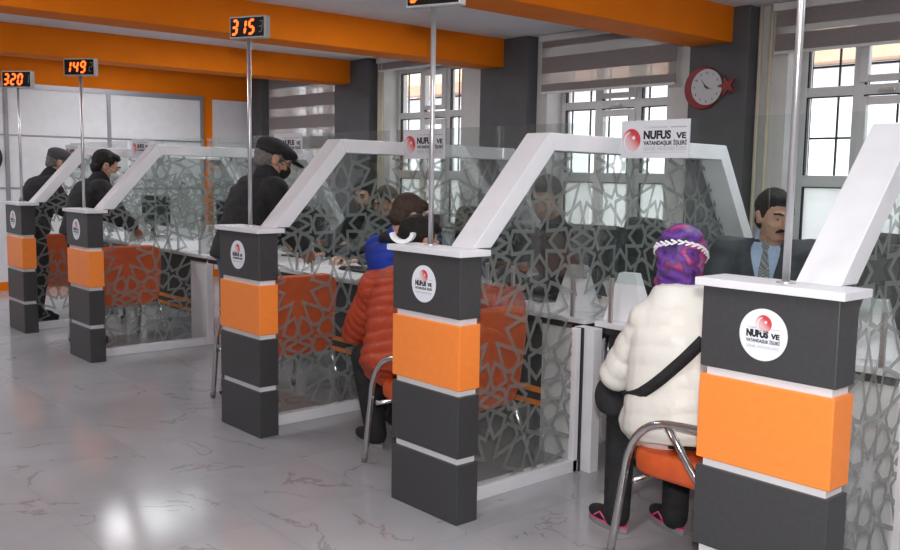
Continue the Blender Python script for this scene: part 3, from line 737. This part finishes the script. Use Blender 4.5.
office_chair(-3.2, 2.75, .0, 'black office chair behind the two clerks in the wide booth')
office_chair(-2.35, 2.45, .3, 'empty black office chair right of the two clerks'); office_chair(-4.95, 2.3, .0, 'empty black office chair behind the fourth partition')

# ------------------------------------------------------------------ people
def frame(fwd, pitch=0):
    f_ = V(fwd).normalized(); r_ = f_.cross(V((0, 0, 1))).normalized(); u_ = r_.cross(f_)
    Rm = Matrix((r_, f_, u_)).transposed()      # columns: right, forward, up
    return Rm @ Matrix.Rotation(-radians(pitch), 3, 'X')
def head_shapes(mb, h, R, s=1):
    def e(c_, r_): mb.ell(V(h) + R @ V(c_) * s, V(r_) * s, R)
    e((0, -.018, .022), (.076, .097, .095)); e((0, .022, -.02), (.066, .072, .090)); e((0, .040, -.078), (.042, .040, .034)); e((0, .010, -.060), (.058, .062, .048))
    e((0, .078, .030), (.050, .018, .014)); e((.034, .066, -.022), (.026, .022, .024)); e((-.034, .066, -.022), (.026, .022, .024))
    mb.cap(V(h) + R @ V((0, .090, .018)) * s, V(h) + R @ V((0, .112, -.026)) * s, .009 * s, .014 * s)
    e((.016, .098, -.030), (.010, .010, .008)); e((-.016, .098, -.030), (.010, .010, .008))
    e((0, .084, -.056), (.024, .014, .013))
    for sx in (-1, 1): e((sx * .078, -.006, -.006), (.011, .020, .033)); e((sx * .083, -.016, .008), (.008, .016, .018))
def face_details(root, h, R, s=1, brow='hair', moustache=None, lips=True):
    for sx in (-1, 1):
        MB().ell(V(h) + R @ V((sx * .031, .0815, .008)) * s, V((.011, .009, .0046)) * s, R, 12, 8).build('eye', 'eye', root, smooth=True)
        MB().ell(V(h) + R @ V((sx * .031, .0900, .0075)) * s, V((.0050, .002, .0045)) * s, R, 10, 6).build('iris', 'iris', root, smooth=True)
        MB().tube([V(h) + R @ V((sx * x_, y_, z_)) * s for x_, y_, z_ in ((.012, .099, .030), (.030, .096, .036), (.050, .078, .031))], [.004 * s, .0055 * s, .003 * s], 8).build('eyebrow', brow, root, smooth=True)
    if lips: MB().ell(V(h) + R @ V((0, .098, -.056)) * s, V((.021, .006, .008)) * s, R, 12, 8).build('lips', 'lip', root, smooth=True)
    if moustache:
        mm = MB()
        for sx in (-1, 1): mm.tube([V(h) + R @ V((sx * x_, y_, z_)) * s for x_, y_, z_ in ((0, .106, -.040), (.016, .104, -.043), (.032, .090, -.053))], [.0085 * s, .0085 * s, .004 * s], 8)
        mm.build('moustache', moustache, root, smooth=True)
def hand_shapes(mb, w, d, palm_n, side, s=1, curl=.5):
    """w wrist, d hand direction, palm_n palm normal (down), side=+1 thumb toward cross(d,palm_n)"""
    d = V(d).normalized(); pn_ = (V(palm_n) - d * V(palm_n).dot(d)).normalized(); lat = d.cross(pn_) * side; w = V(w)
    for k in range(4): mb.cap(w + d * .01 * s + lat * (-.012 + .008 * k) * s, w + d * .088 * s + lat * (-.030 + .020 * k) * s, .015 * s, .0115 * s, 10)
    for k, L in enumerate((.062, .078, .084, .074)):
        b_ = w + d * .090 * s + lat * (-.033 + .022 * k) * s; d1 = (d + pn_ * curl * .5).normalized(); d2 = (d + pn_ * curl * 1.5).normalized(); d3 = (d + pn_ * curl * 2.6).normalized()
        p1 = b_ + d1 * L * .48 * s; p2 = p1 + d2 * L * .32 * s; p3 = p2 + d3 * L * .24 * s
        mb.cap(b_, p1, .0092 * s, .0085 * s, 8); mb.cap(p1, p2, .0085 * s, .0078 * s, 8); mb.cap(p2, p3, .0078 * s, .0068 * s, 8)
    b_ = w + d * .025 * s + lat * .030 * s; d1 = (d * .7 + lat * .8 + pn_ * .3).normalized(); p1 = b_ + d1 * .04 * s; p2 = p1 + (d * .9 + lat * .35 + pn_ * .3).normalized() * .034 * s
    mb.cap(b_, p1, .0125 * s, .0105 * s, 8); mb.cap(p1, p2, .0105 * s, .008 * s, 8)
def ring_loft(mb, secs, n=24):
    """secs: (centre, lateral vec, depth vec) half extents"""
    mb.loft([[V(c_) + V(a) * cos(2 * pi * i / n) + V(b_) * sin(2 * pi * i / n) for i in range(n)] for c_, a, b_ in secs])
def spine(pel, neck, bf, prof, o, s, bulge=0):
    pel, neck = V(pel), V(neck); bf = V(bf).normalized(); ax = (neck - pel).normalized(); lat = bf.cross(V((0, 0, 1))).normalized(); dep = lat.cross(ax) * -1
    out = []
    for t_, w, d in prof:
        c_ = pel.lerp(neck, t_) + dep * (sin(max(0, min(1, t_)) * pi) * -bulge)
        out.append((c_, lat * (w * s + o), dep * (d * s + o)))
    return out
PROF = [(-.14, .10, .085), (-.06, .150, .115), (.06, .165, .120), (.22, .150, .108), (.40, .145, .108), (.60, .160, .118), (.78, .172, .118), (.90, .165, .100), (.97, .110, .080), (1.03, .06, .06)]
def build_person(label, p, group=None):
    s = p.get('s', 1); pel, neck, head = V(p['pel']), V(p['neck']), V(p['head']); bf = V(p['bf']).normalized(); lat = bf.cross(V((0, 0, 1))).normalized()
    base = V((pel.x, pel.y, 0)); root = thing('person', label, 'person', base); off = -base
    T = lambda v_: V(v_) + off
    pel, neck, head = T(pel), T(neck), T(head)
    hr = frame(p['hf'], p.get('hp', 0)); ax = (neck - pel).normalized()
    sh = {k: neck - ax * p.get('drop', .055) * s + lat * (p.get('shw', .175) * s) * k for k in (-1, 1)}
    if 'shift' in p:
        for k in sh: sh[k] = sh[k] + V(p['shift'])
    el = {-1: T(p['elL']), 1: T(p['elR'])}; wr = {-1: T(p['wrL']), 1: T(p['wrR'])}
    hip = {k: pel + lat * .09 * s * k for k in (-1, 1)}; kn = {-1: T(p['knL']), 1: T(p['knR'])}; an = {-1: T(p['anL']), 1: T(p['anR'])}
    toe = {-1: V(p.get('toeL', bf)).normalized(), 1: V(p.get('toeR', bf)).normalized()}
    nf = .68 if p.get('drop', 0) > .08 else 1
    def torso(mb, o): ring_loft(mb, spine(pel, neck, bf, [(q[0], q[1] * (nf if q[0] > .7 else 1), q[2] * (nf if q[0] > .85 else 1)) for q in PROF], o, s, p.get('bulge', 0)))
    def arms(mb, o, cut=1.0, r=(.048, .040, .028)):
        for k in (-1, 1):
            e_ = el[k]; w_ = e_.lerp(wr[k], cut); mb.cap(sh[k], e_, (r[0] + .006) * s + o, r[1] * s + o); mb.cap(e_, w_, r[1] * s + o, r[2] * s + o * .9); mb.ell(sh[k], (r[0] + .014) * s + o)
    def legs(mb, o, cut=1.0):
        for k in (-1, 1): mb.cap(hip[k], kn[k], .080 * s + o, .056 * s + o); mb.cap(kn[k], kn[k].lerp(an[k], cut), .054 * s + o, .040 * s + o * 1.2)
    mb = MB(); torso(mb, 0); arms(mb, 0); legs(mb, 0); head_shapes(mb, head, hr, s)
    mb.cap(neck - ax * .03, head + hr @ V((0, -.015, -.07)) * s, .058 * s, .052 * s)
    for k in (-1, 1):
        hd = (wr[k] - el[k]).normalized() if 'hd' not in p else V(p['hd']); hand_shapes(mb, wr[k], hd, (0, 0, -1), k, s)
        mb.cap(an[k] - V((0, 0, .018)), V((an[k].x, an[k].y, .036)) + toe[k] * .12 * s, .032 * s, .018 * s)
    body = mb.build('body', p.get('skin', 'skin'), root); remesh(body, p.get('vox', .0065), 2)
    if p.get('face', True): face_details(root, head, hr, s, p.get('brow', 'hair'), p.get('moustache'), p.get('lips', True))
    # trousers
    mb = MB(); legs(mb, .014, 1.07); ring_loft(mb, spine(pel, neck, bf, [(-.14, .11, .09), (-.05, .155, .12), (.08, .168, .124), (.18, .155, .112)], .012, s))
    remesh(mb.build('trousers', p['trousers'], root), .011, 3)
    # shoes
    for k in (-1, 1):
        a = an[k]; d = toe[k]; g = a.z; fl = V((a.x, a.y, .0)); lt = d.cross(V((0, 0, 1))); Rm = Matrix((lt, d, V((0, 0, 1)))).transposed()
        mb = MB(); mb.ell(fl + d * .0 + V((0, 0, .055)), V((.042, .055, .050)) * s, Rm); mb.ell(fl + d * .09 * s + V((0, 0, .042)), V((.044, .095, .036)) * s, Rm); mb.cap(fl + V((0, 0, .06)), fl + V((0, 0, .11)) * s, .042 * s, .045 * s)
        sh_ = remesh(mb.build('shoe', p.get('shoe', 'cloth_black'), root), .008, 3)
        so = MB(); ring = []
        for i in range(28):
            q = 2 * pi * i / 28; y_ = sin(q); x_ = cos(q) * (.040 + .006 * y_); ring.append(fl + d * (.055 + .125 * y_) * s + lt * x_ * s)
        so.loft([[v_ + V((0, 0, .0)) for v_ in ring], [v_ + V((0, 0, .022)) for v_ in ring]]); so.build('sole', p.get('sole', 'black'), sh_, bevel=.004)
        if p.get('shoetrim'):
            MB().loft([[v_ * 1 + V((0, 0, .0225)) for v_ in ring], [v_ + V((0, 0, .029)) for v_ in ring]]).build('trim_line', p['shoetrim'], sh_)
            MB().tube([fl + d * .02 * s + lt * .045 * s + V((0, 0, .04)), fl + d * .06 * s + lt * .046 * s + V((0, 0, .065)), fl + d * .10 * s + lt * .043 * s + V((0, 0, .04))], .004, 6).build('trim_line', p['shoetrim'], sh_)
            MB().tube([fl + d * .02 * s - lt * .045 * s + V((0, 0, .04)), fl + d * .06 * s - lt * .046 * s + V((0, 0, .065)), fl + d * .10 * s - lt * .043 * s + V((0, 0, .04))], .004, 6).build('trim_line', p['shoetrim'], sh_)
    # upper garment
    jk = p['jacket']; o = jk.get('o', .022); mb = MB()
    ring_loft(mb, spine(pel, neck, bf, jk.get('prof', [(jk.get('hem', -.12), .150, .118), (.0, .168, .125), (.22, .156, .116), (.40, .152, .114), (.60, .162, .122), (.78, .172, .122), (.90, .165, .104), (.98, .105, .080)]), o, s, p.get('bulge', 0)))
    arms(mb, o * jk.get('arm', 1), .97)
    for k in (-1, 1): mb.cap(neck - ax * .045 * s, sh[k].lerp(neck, .15), .062 * s + o * .6, .060 * s + o * .7)
    if jk.get('lap'):
        for k in (-1, 1): mb.cap(hip[k], hip[k].lerp(kn[k], jk['lap']), .085 * s + o, .080 * s + o * .8)
    mb.cap(neck - ax * .05, neck + (head - neck) * jk.get('collar', .28), .085 * s + o * .3, .068 * s + o * .3)
    j = mb.build(jk['name'], jk['mat'], root); remesh(j, jk.get('vox', .010), 3)
    if jk.get('quilt'):
        per, amp = jk['quilt']; segs = [(pel - ax * .2, neck, .20)] + [(sh[k], el[k], .06) for k in (-1, 1)] + [(el[k], wr[k], .05) for k in (-1, 1)]
        me = j.data; co_ = [v_.co.copy() for v_ in me.vertices]; nr = [v_.normal.copy() for v_ in me.vertices]
        for i, (c_, n_) in enumerate(zip(co_, nr)):
            best = None
            for a, b_, w_ in segs:
                d = b_ - a; L = d.length; t_ = max(0, min(1, (c_ - a).dot(d) / L / L)); dist = (c_ - a - d * t_).length - w_
                if best is None or dist < best[0]: best = (dist, (c_ - a).dot(d) / L)
            q = best[1] / per + .35 * noise.noise(c_ * 6); me.vertices[i].co = c_ + n_ * amp * (abs(sin(pi * q)) ** .7 - .6) + n_ * noise.noise(c_ * 14) * amp * .5
        me.update()
    elif jk.get('crease', .006):
        me = j.data; am = jk.get('crease', .006); nr = [v_.normal.copy() for v_ in me.vertices]
        for i, v_ in enumerate(me.vertices):
            c_ = v_.co; v_.co = c_ + nr[i] * am * noise.noise(V((c_.x * 9, c_.y * 9, c_.z * 16)) + V((3, 1, 2)))
        me.update()
    root_d = dict(root=root, head=head, R=hr, pel=pel, neck=neck, ax=ax, lat=lat, bf=bf, jacket=j, sh=sh, el=el, wr=wr, kn=kn, an=an, s=s, off=off)
    if p.get('hair'):
        mb = MB()
        mb.ell(head + hr @ V((0, -.032, .038)) * s, V((.084, .098, .092)) * s, hr, 24, 16)
        mb.ell(head + hr @ V((0, .026, .090)) * s, V((.062, .056, .034)) * s, hr); mb.ell(head + hr @ V((0, -.060, -.030)) * s, V((.070, .058, .060)) * s, hr)
        if p.get('capped'):
            mb = MB(); mb.ell(head + hr @ V((0, -.022, .018)) * s, V((.0790, .0985, .085)) * s, hr, 24, 16); mb.ell(head + hr @ V((0, -.060, -.030)) * s, V((.060, .050, .050)) * s, hr)
        for k in (-1, 1): mb.ell(head + hr @ V((k * .071, .008, .026)) * s, V((.011, .017, .036)) * s, hr)
        h_ = mb.build('hair', p['hair'], root); remesh(h_, .007, 2)
        for v_ in h_.data.vertices: v_.co += (v_.co - head).normalized() * .004 * noise.noise(v_.co * 45)
    return root_d
def surf_mask(d, mt, name='face_mask'):
    h, R, s, root = d['head'], d['R'], d['s'], d['root']
    mb = MB(); mb.ell(h + R @ V((0, .060, -.040)) * s, V((.058, .062, .050)) * s, R, 24, 14); mb.ell(h + R @ V((0, .095, -.030)) * s, V((.028, .030, .034)) * s, R); mb.ell(h + R @ V((0, .055, -.080)) * s, V((.044, .045, .034)) * s, R)
    m_ = mb.build(name, mt, root); remesh(m_, .006, 3)
    for sx in (-1, 1):
        for z_ in (-.012, -.06): MB().tube([h + R @ V((sx * .052, .060, z_)) * s, h + R @ V((sx * .074, .030, z_ * .5)) * s, h + R @ V((sx * .086, -.012, .006 + z_ * .3)) * s], .0022, 6).build('ear_loop', mt, root)

# --- woman in the cream coat
w = build_person('person in a cream quilted coat and purple headscarf seated with back to the camera', dict(
    s=.95, drop=.15, shw=.125, pel=(.75, .50, .50), neck=(.665, .56, 1.035), head=(.635, .60, 1.145), bf=(-.62, .78, 0), hf=(-.45, .89, 0), hp=14,
    elL=(.435, .47, .66), wrL=(.30, .72, .66), elR=(.84, .78, .70), wrR=(.60, 1.00, .79), knL=(.37, .60, .47), knR=(.50, .83, .47), anL=(.44, .50, .09), anR=(.60, .68, .09),
    toeL=(-.97, .2, 0), toeR=(-.93, .35, 0), trousers='cloth_black', shoe='cloth_black', sole='soleg', shoetrim='pink', face=True, skin='skinb',
    jacket=dict(name='coat', mat='cloth_cream', o=.030, arm=1.05, collar=.30, lap=.45, quilt=(.085, .005), vox=.009,
                prof=[(-.10, .19, .15), (-.04, .215, .165), (.06, .215, .165), (.22, .205, .155), (.45, .190, .145), (.65, .175, .135), (.80, .145, .118), (.92, .10, .090), (1.0, .075, .070)])))
h, R, s = w['head'], w['R'], w['s']
mb = MB(); mb.ell(h + R @ V((0, -.020, .020)), (.100, .120, .112), R, 28, 18); mb.ell(h + R @ V((0, -.070, -.035)), (.084, .075, .075), R); mb.cap(h + R @ V((0, -.02, -.05)), w['neck'] + V((0, 0, .035)), .088, .082)
mb.ell(h + R @ V((-.05, -.02, -.10)), (.05, .06, .03), R)
sc_ = mb.build('headscarf', 'scarf', w['root']); remesh(sc_, .008, 3)
for v_ in sc_.data.vertices: v_.co += (v_.co - h).normalized() * (.005 * noise.noise(v_.co * 22) + .003 * sin(v_.co.z * 150 + v_.co.x * 60))
# braided white band round the back of the scarf
bvh = BVHTree.FromPolygons([v_.co for v_ in sc_.data.vertices], [pp.vertices[:] for pp in sc_.data.polygons])
mb = MB()
for k in range(34):
    a = radians(-175 + 350 * k / 33 - 90); d = R @ V((cos(a), sin(a), .10 + .16 * cos(a + pi / 2))); hit = bvh.ray_cast(h + d * .5 + V((0, 0, .0)), -d)
    if hit[0] is None: continue
    tn = R @ V((-sin(a), cos(a), .0)); up_ = V((0, 0, 1)); sgn = 1 if k % 2 else -1
    for sg_ in (-1, 1): mb.cap(hit[0] + hit[1] * .002 - tn * .010 + up_ * .008 * sg_, hit[0] + hit[1] * .003 + tn * .010, .0045, .0035, 8)
mb.build('braided_band', 'whiteprint', sc_)
# bag strap projected on the coat, and the bag
me = w['jacket'].data; bvh = BVHTree.FromPolygons([v_.co for v_ in me.vertices], [pp.vertices[:] for pp in me.polygons])
a_, b_ = V((1.03, .30, .885)) + w['off'], V((.47, .30, .50)) + w['off']; cd = V((-.7473, .6554, -.05)).normalized(); rings = []
A = []
for k in range(33):
    q = a_.lerp(b_, k / 32); hit = bvh.ray_cast(q - cd * 1.0, cd)
    if hit[0]: A.append((hit[0], hit[1]))
for _ in range(4):
    P_ = [x_[0] for x_ in A]; A = [((P_[max(i - 1, 0)] + P_[i] * 2 + P_[min(i + 1, len(P_) - 1)]) / 4, A[i][1]) for i in range(len(A))]
for i, (pt, nn) in enumerate(A):
    tn = (A[min(i + 1, len(A) - 1)][0] - A[max(i - 1, 0)][0]).normalized(); sd = tn.cross(-cd).normalized(); o_ = -cd * .016
    rings.append([pt + o_ + sd * .022, pt + o_ * 1.5 + sd * .022, pt + o_ * 1.5 - sd * .022, pt + o_ - sd * .022])
bag = thing('shoulder_bag', 'small black shoulder bag with wide strap across the cream coat', 'bag', w['root'].location)
MB().loft(rings).build('strap', 'cloth_black', bag, smooth=True)
e_ = w['el'][-1]
mb = MB(); c_ = V((.365, .50, .555)) + w['off']; Rm = Matrix.Rotation(-.9, 3, 'Z') @ Matrix.Rotation(.5, 3, 'Y'); mb.ell(c_, (.10, .05, .055), Rm, 20, 14); mb.ell(c_ + V((.06, -.03, -.02)), (.07, .045, .04), Rm)
bb = mb.build('bag_body', 'cloth_black', bag); remesh(bb, .01, 3)

# --- person in the orange-red puffer jacket
w = build_person('person in an orange-red puffer jacket seated behind the second pillar', dict(
    s=1.05, drop=.10, pel=(-.84, .41, .50), neck=(-.95, .51, .955), head=(-.91, .53, 1.105), bf=(-.45, .89, 0), hf=(.15, .98, 0), hp=22,
    elL=(-1.33, .44, .60), wrL=(-1.14, .80, .76), elR=(-.60, .88, .78), wrR=(-.75, 1.05, .79), knL=(-1.24, .42, .47), knR=(-1.22, .70, .47), anL=(-1.13, .42, .09), anR=(-1.33, .72, .09),
    toeL=(-.98, .1, 0), toeR=(-.95, .3, 0), trousers='cloth_black', shoe='cloth_black', sole='soleg', hair='hair',
    jacket=dict(name='puffer_jacket', mat='cloth_red', o=.045, arm=.95, collar=.35, lap=.30, quilt=(.058, .012), vox=.010,
                prof=[(-.12, .19, .15), (-.04, .205, .16), (.06, .20, .155), (.22, .185, .145), (.45, .18, .14), (.65, .175, .13), (.80, .165, .120), (.92, .13, .095), (1.0, .085, .08)])))
# --- boy in blue
w = build_person('boy in a blue jacket with a black hood standing at the desk, brown hair', dict(
    s=1.0, shw=.13, pel=(-1.42, .80, .70), neck=(-1.45, .80, 1.065), head=(-1.385, .845, 1.210), bf=(-.2, .98, 0), hf=(.30, .95, 0), hp=28,
    elL=(-1.50, .86, .84), wrL=(-1.45, 1.00, .82), elR=(-1.27, .86, .90), wrR=(-1.22, 1.00, .83), knL=(-1.49, .82, .38), knR=(-1.35, .82, .38), anL=(-1.50, .80, .08), anR=(-1.34, .80, .08),
    trousers='cloth_black', hair='brownhair', brow='brownhair', skin='skinb',
    jacket=dict(name='blue_jacket', mat='cloth_blue', o=.032, collar=.2, hem=-.25, quilt=(.085, .006))))
mb = MB(); n_ = w['neck']
for k in range(20):
    a = 2 * pi * k / 20; a2 = 2 * pi * (k + 1) / 20; mb.cap(n_ + V((.075 * cos(a), .075 * sin(a), .03 + .015 * sin(a))), n_ + V((.075 * cos(a2), .075 * sin(a2), .03 + .015 * sin(a2))), .032, .032, 10)
remesh(mb.build('hood', 'cloth_black', w['root']), .009, 3)
# --- standing men
def stander(label, x, y, hf=(.25, .97, 0), bf=(.12, .99, 0), **k):
    s = k.get('s', 1.12); ln_ = k.get('lean', .20)
    d = dict(s=s, pel=(x, y, .92), neck=(x + .02, y + ln_ - .01, 1.385), head=(x + .02, y + ln_ + .05, 1.53), bf=bf, hf=hf, hp=k.get('hp', 24), bulge=.02,
             elL=(x - .24, y + ln_ + .06, 1.10), wrL=(x - .12, y + ln_ + .20, 1.00), elR=(x + .27, y + ln_ + .02, 1.10), wrR=(x + .16, y + ln_ + .18, .98),
             knL=(x - .10, y + .06, .50), knR=(x + .10, y + .04, .50), anL=(x - .11, y + .0, .09), anR=(x + .11, y - .02, .09), jacket=dict(name='jacket', mat='cloth_black', o=.030, hem=-.13, crease=.010, collar=.30))
    d.update({a: b for a, b in k.items() if a not in ('lean',)}); return build_person(label, d)
def flat_cap(d, mt, brim=True):
    h, R, s, root = d['head'], d['R'], d['s'], d['root']; mb = MB()
    mb.ell(h + R @ V((0, -.012, .062)) * s, V((.093, .116, .062)) * s, R, 28, 16); mb.ell(h + R @ V((0, .03, .066)) * s, V((.084, .10, .042)) * s, R)
    mb.ell(h + R @ V((0, -.035, .035)) * s, V((.088, .090, .045)) * s, R); mb.ell(h + R @ V((0, .128, .040)) * s, V((.064, .060, .009)) * s, R @ Matrix.Rotation(-.12, 3, 'X'))
    o = mb.build('cap', mt, root); remesh(o, .006, 2)
w = stander('person in black cap, glasses, black mask, black jacket and jeans, leaning at a desk', -2.56, .38, trousers='denim', capped=1, hair='greyhair', brow='greyhair', lips=False)
flat_cap(w, 'cloth_black'); surf_mask(w, 'cloth_black')
h, R, s = w['head'], w['R'], w['s']
for sx in (-1, 1):
    ring = [h + R @ V((sx * .033 + .022 * cos(2 * pi * k / 16), .103, .006 + .017 * sin(2 * pi * k / 16))) for k in range(17)]; MB().tube(ring, .0018, 6).build('glasses_rim', 'black', w['root'])
    MB().tube([h + R @ V((sx * .054, .103, .010)), h + R @ V((sx * .082, .05, .012)), h + R @ V((sx * .088, -.01, .008))], .002, 6).build('glasses_arm', 'black', w['root'])
w = stander('person in a black jacket with dark hair and a white mask, behind the fourth pillar', -5.02, .25, trousers='cloth_black', hair='hair', lips=False, s=1.05, head=(-5.08, .51, 1.475), neck=(-5.08, .43, 1.33))
surf_mask(w, 'mask_white')
w = stander('person in a grey flat cap and dark jacket at the far left booth', -6.42, .30, trousers='cloth_black', capped=1, hair='greyhair', brow='greyhair', lips=False, head=(-6.44, .58, 1.50), neck=(-6.45, .47, 1.34))
flat_cap(w, 'cloth_grey'); surf_mask(w, 'mask_white')
# --- clerks
w = build_person('clerk with a moustache in a charcoal suit, blue shirt and checked tie', dict(
    s=1.08, drop=.035, shw=.19, pel=(.30, 2.10, .52), neck=(.235, 1.93, 1.105), head=(.315, 1.86, 1.270), bf=(.45, -.89, 0), hf=(.82, -.57, 0), hp=12,
    elR=(.02, 1.72, .80), wrR=(.30, 1.58, .81), elL=(.62, 1.98, .80), wrL=(.62, 1.68, .81), knL=(.62, 1.95, .50), knR=(.35, 1.90, .50), anL=(.62, 1.95, .09), anR=(.35, 1.92, .09),
    trousers='cloth_grey', hair='hair', moustache='hair',
    jacket=dict(name='suit_jacket', mat='cloth_grey', o=.024, collar=.05, crease=.006)))
# shirt front, collar and tie laid over the chest
nk, bf_, ax_, lt_ = w['neck'], w['bf'], w['ax'], w['lat']
me = w['jacket'].data; bvh = BVHTree.FromPolygons([v_.co for v_ in me.vertices], [pp.vertices[:] for pp in me.polygons])
def onchest(x_, z_, o_=.004):
    p0 = nk + lt_ * x_ + V((0, 0, z_)); hit = bvh.ray_cast(p0 + bf_ * .6, -bf_)
    return (hit[0] if hit[0] else p0 + bf_ * .09) + bf_ * o_
def patch(name, mt, rows, o_=.004):
    mb = MB(); rr = []
    for z_, xa, xb in rows: rr.append([onchest(xa + (xb - xa) * k / 6, z_, o_) for k in range(7)])
    vs = [p for r__ in rr for p in r__]; mb.add(vs, [(i * 7 + k, i * 7 + k + 1, (i + 1) * 7 + k + 1, (i + 1) * 7 + k) for i in range(len(rr) - 1) for k in range(6)]); return mb.build(name, mt, w['root'], smooth=True)
patch('shirt', 'shirt', [(.03, -.06, .06), (0, -.072, .072), (-.03, -.070, .070), (-.07, -.062, .062), (-.11, -.052, .052), (-.15, -.043, .043), (-.20, -.032, .032), (-.28, -.012, .012)], .012)
patch('tie', 'tie', [(.035, -.016, .016), (.012, -.020, .020), (-.01, -.012, .012), (-.10, -.026, .026), (-.20, -.032, .032), (-.28, -.030, .030)], .020)
mb = MB(); mb.cap(nk + V((0, 0, -.01)), nk + V((0, 0, .055)) + bf_ * .01, .078, .066); remesh(mb.build('collar', 'shirt', w['root']), .008, 2)
w = build_person('clerk in a dark jacket bending over papers behind the second partition', dict(
    s=1.12, pel=(-1.16, 2.15, .52), neck=(-1.21, 1.90, 1.08), head=(-1.20, 1.78, 1.31), bf=(.1, -.99, 0), hf=(.35, -.93, 0), hp=20,
    elR=(-1.40, 1.72, .84), wrR=(-1.25, 1.45, .80), elL=(-.88, 1.76, .84), wrL=(-1.02, 1.46, .80), knL=(-1.15, 1.88, .50), knR=(-1.42, 1.88, .50), anL=(-1.15, 1.95, .09), anR=(-1.42, 1.95, .09),
    trousers='cloth_black', hair='hair', jacket=dict(name='jacket', mat='cloth_black', o=.03)))
w = build_person('clerk in a pale shirt, the nearer of the two behind the third partition', dict(
    s=1.0, pel=(-3.12, 2.25, .52), neck=(-3.10, 2.02, 1.02), head=(-3.08, 1.95, 1.225), bf=(.25, -.97, 0), hf=(.2, -.98, 0), hp=20, skin='skinb',
    elR=(-3.38, 1.85, .84), wrR=(-3.2, 1.60, .80), elL=(-2.82, 1.85, .84), wrL=(-2.92, 1.60, .80), knL=(-2.98, 1.92, .50), knR=(-3.22, 1.92, .50), anL=(-2.98, 1.95, .09), anR=(-3.22, 1.95, .09),
    trousers='cloth_black', hair='brownhair', jacket=dict(name='shirt', mat='cloth_grey', o=.016)))
w = build_person('clerk in a dark jumper, the farther left of the two behind the third partition', dict(
    s=1.0, pel=(-3.72, 2.40, .52), neck=(-3.66, 2.20, 1.06), head=(-3.62, 2.13, 1.265), bf=(.3, -.95, 0), hf=(.5, -.86, 0), hp=15, skin='skinb',
    elR=(-3.95, 2.02, .84), wrR=(-3.75, 1.70, .80), elL=(-3.42, 2.0, .84), wrL=(-3.52, 1.70, .80), knL=(-3.56, 2.05, .50), knR=(-3.82, 2.05, .50), anL=(-3.56, 2.05, .09), anR=(-3.82, 2.05, .09),
    trousers='cloth_black', hair='hair', jacket=dict(name='jumper', mat='cloth_black', o=.020)))

# ------------------------------------------------------------------ lights
def area(name, loc, rot, sx, sy, power, col=(1, 1, 1)):
    l = bpy.data.lights.new(name, 'AREA'); l.shape = 'RECTANGLE'; l.size = sx; l.size_y = sy; l.energy = power; l.color = col
    o = bpy.data.objects.new(name, l); C.objects.link(o); o.location = loc; o.rotation_euler = rot; return o
for x in (3.2, .6, -2.8, -5.3, -7.7):
    k_ = 1.2 if x < -4 else 1; area('ceiling_tube_light', (x, -1.2, ZC - .03), (0, 0, 0), .3, 1.2, 20 * k_, (.98, .98, 1)); area('ceiling_tube_light', (x, 2.0, ZC - .03), (0, 0, 0), .3, 1.2, 22 * k_, (.98, .98, 1))
# camera flash, as the photographer's own lamp held just above the camera
l = bpy.data.lights.new('camera_flash', 'AREA'); l.shape = 'DISK'; l.size = .12; l.energy = 80; l.color = (1, .97, .94)
o = bpy.data.objects.new('camera_flash', l); C.objects.link(o); o.location = CP + V((.02, -.02, .22)); o.rotation_euler = (-(Vector(f))).to_track_quat('Z', 'Y').to_euler()
sun = bpy.data.lights.new('sun', 'SUN'); sun.energy = 4; sun.color = (1, .93, .82); so = bpy.data.objects.new('sun', sun); C.objects.link(so); so.rotation_euler = (radians(40), 0, radians(10))
wd = bpy.data.worlds.new('overcast_sky'); sc.world = wd; wd.use_nodes = True; bg = wd.node_tree.nodes['Background']; bg.inputs[0].default_value = (.93, .96, 1, 1); bg.inputs[1].default_value = 3.2
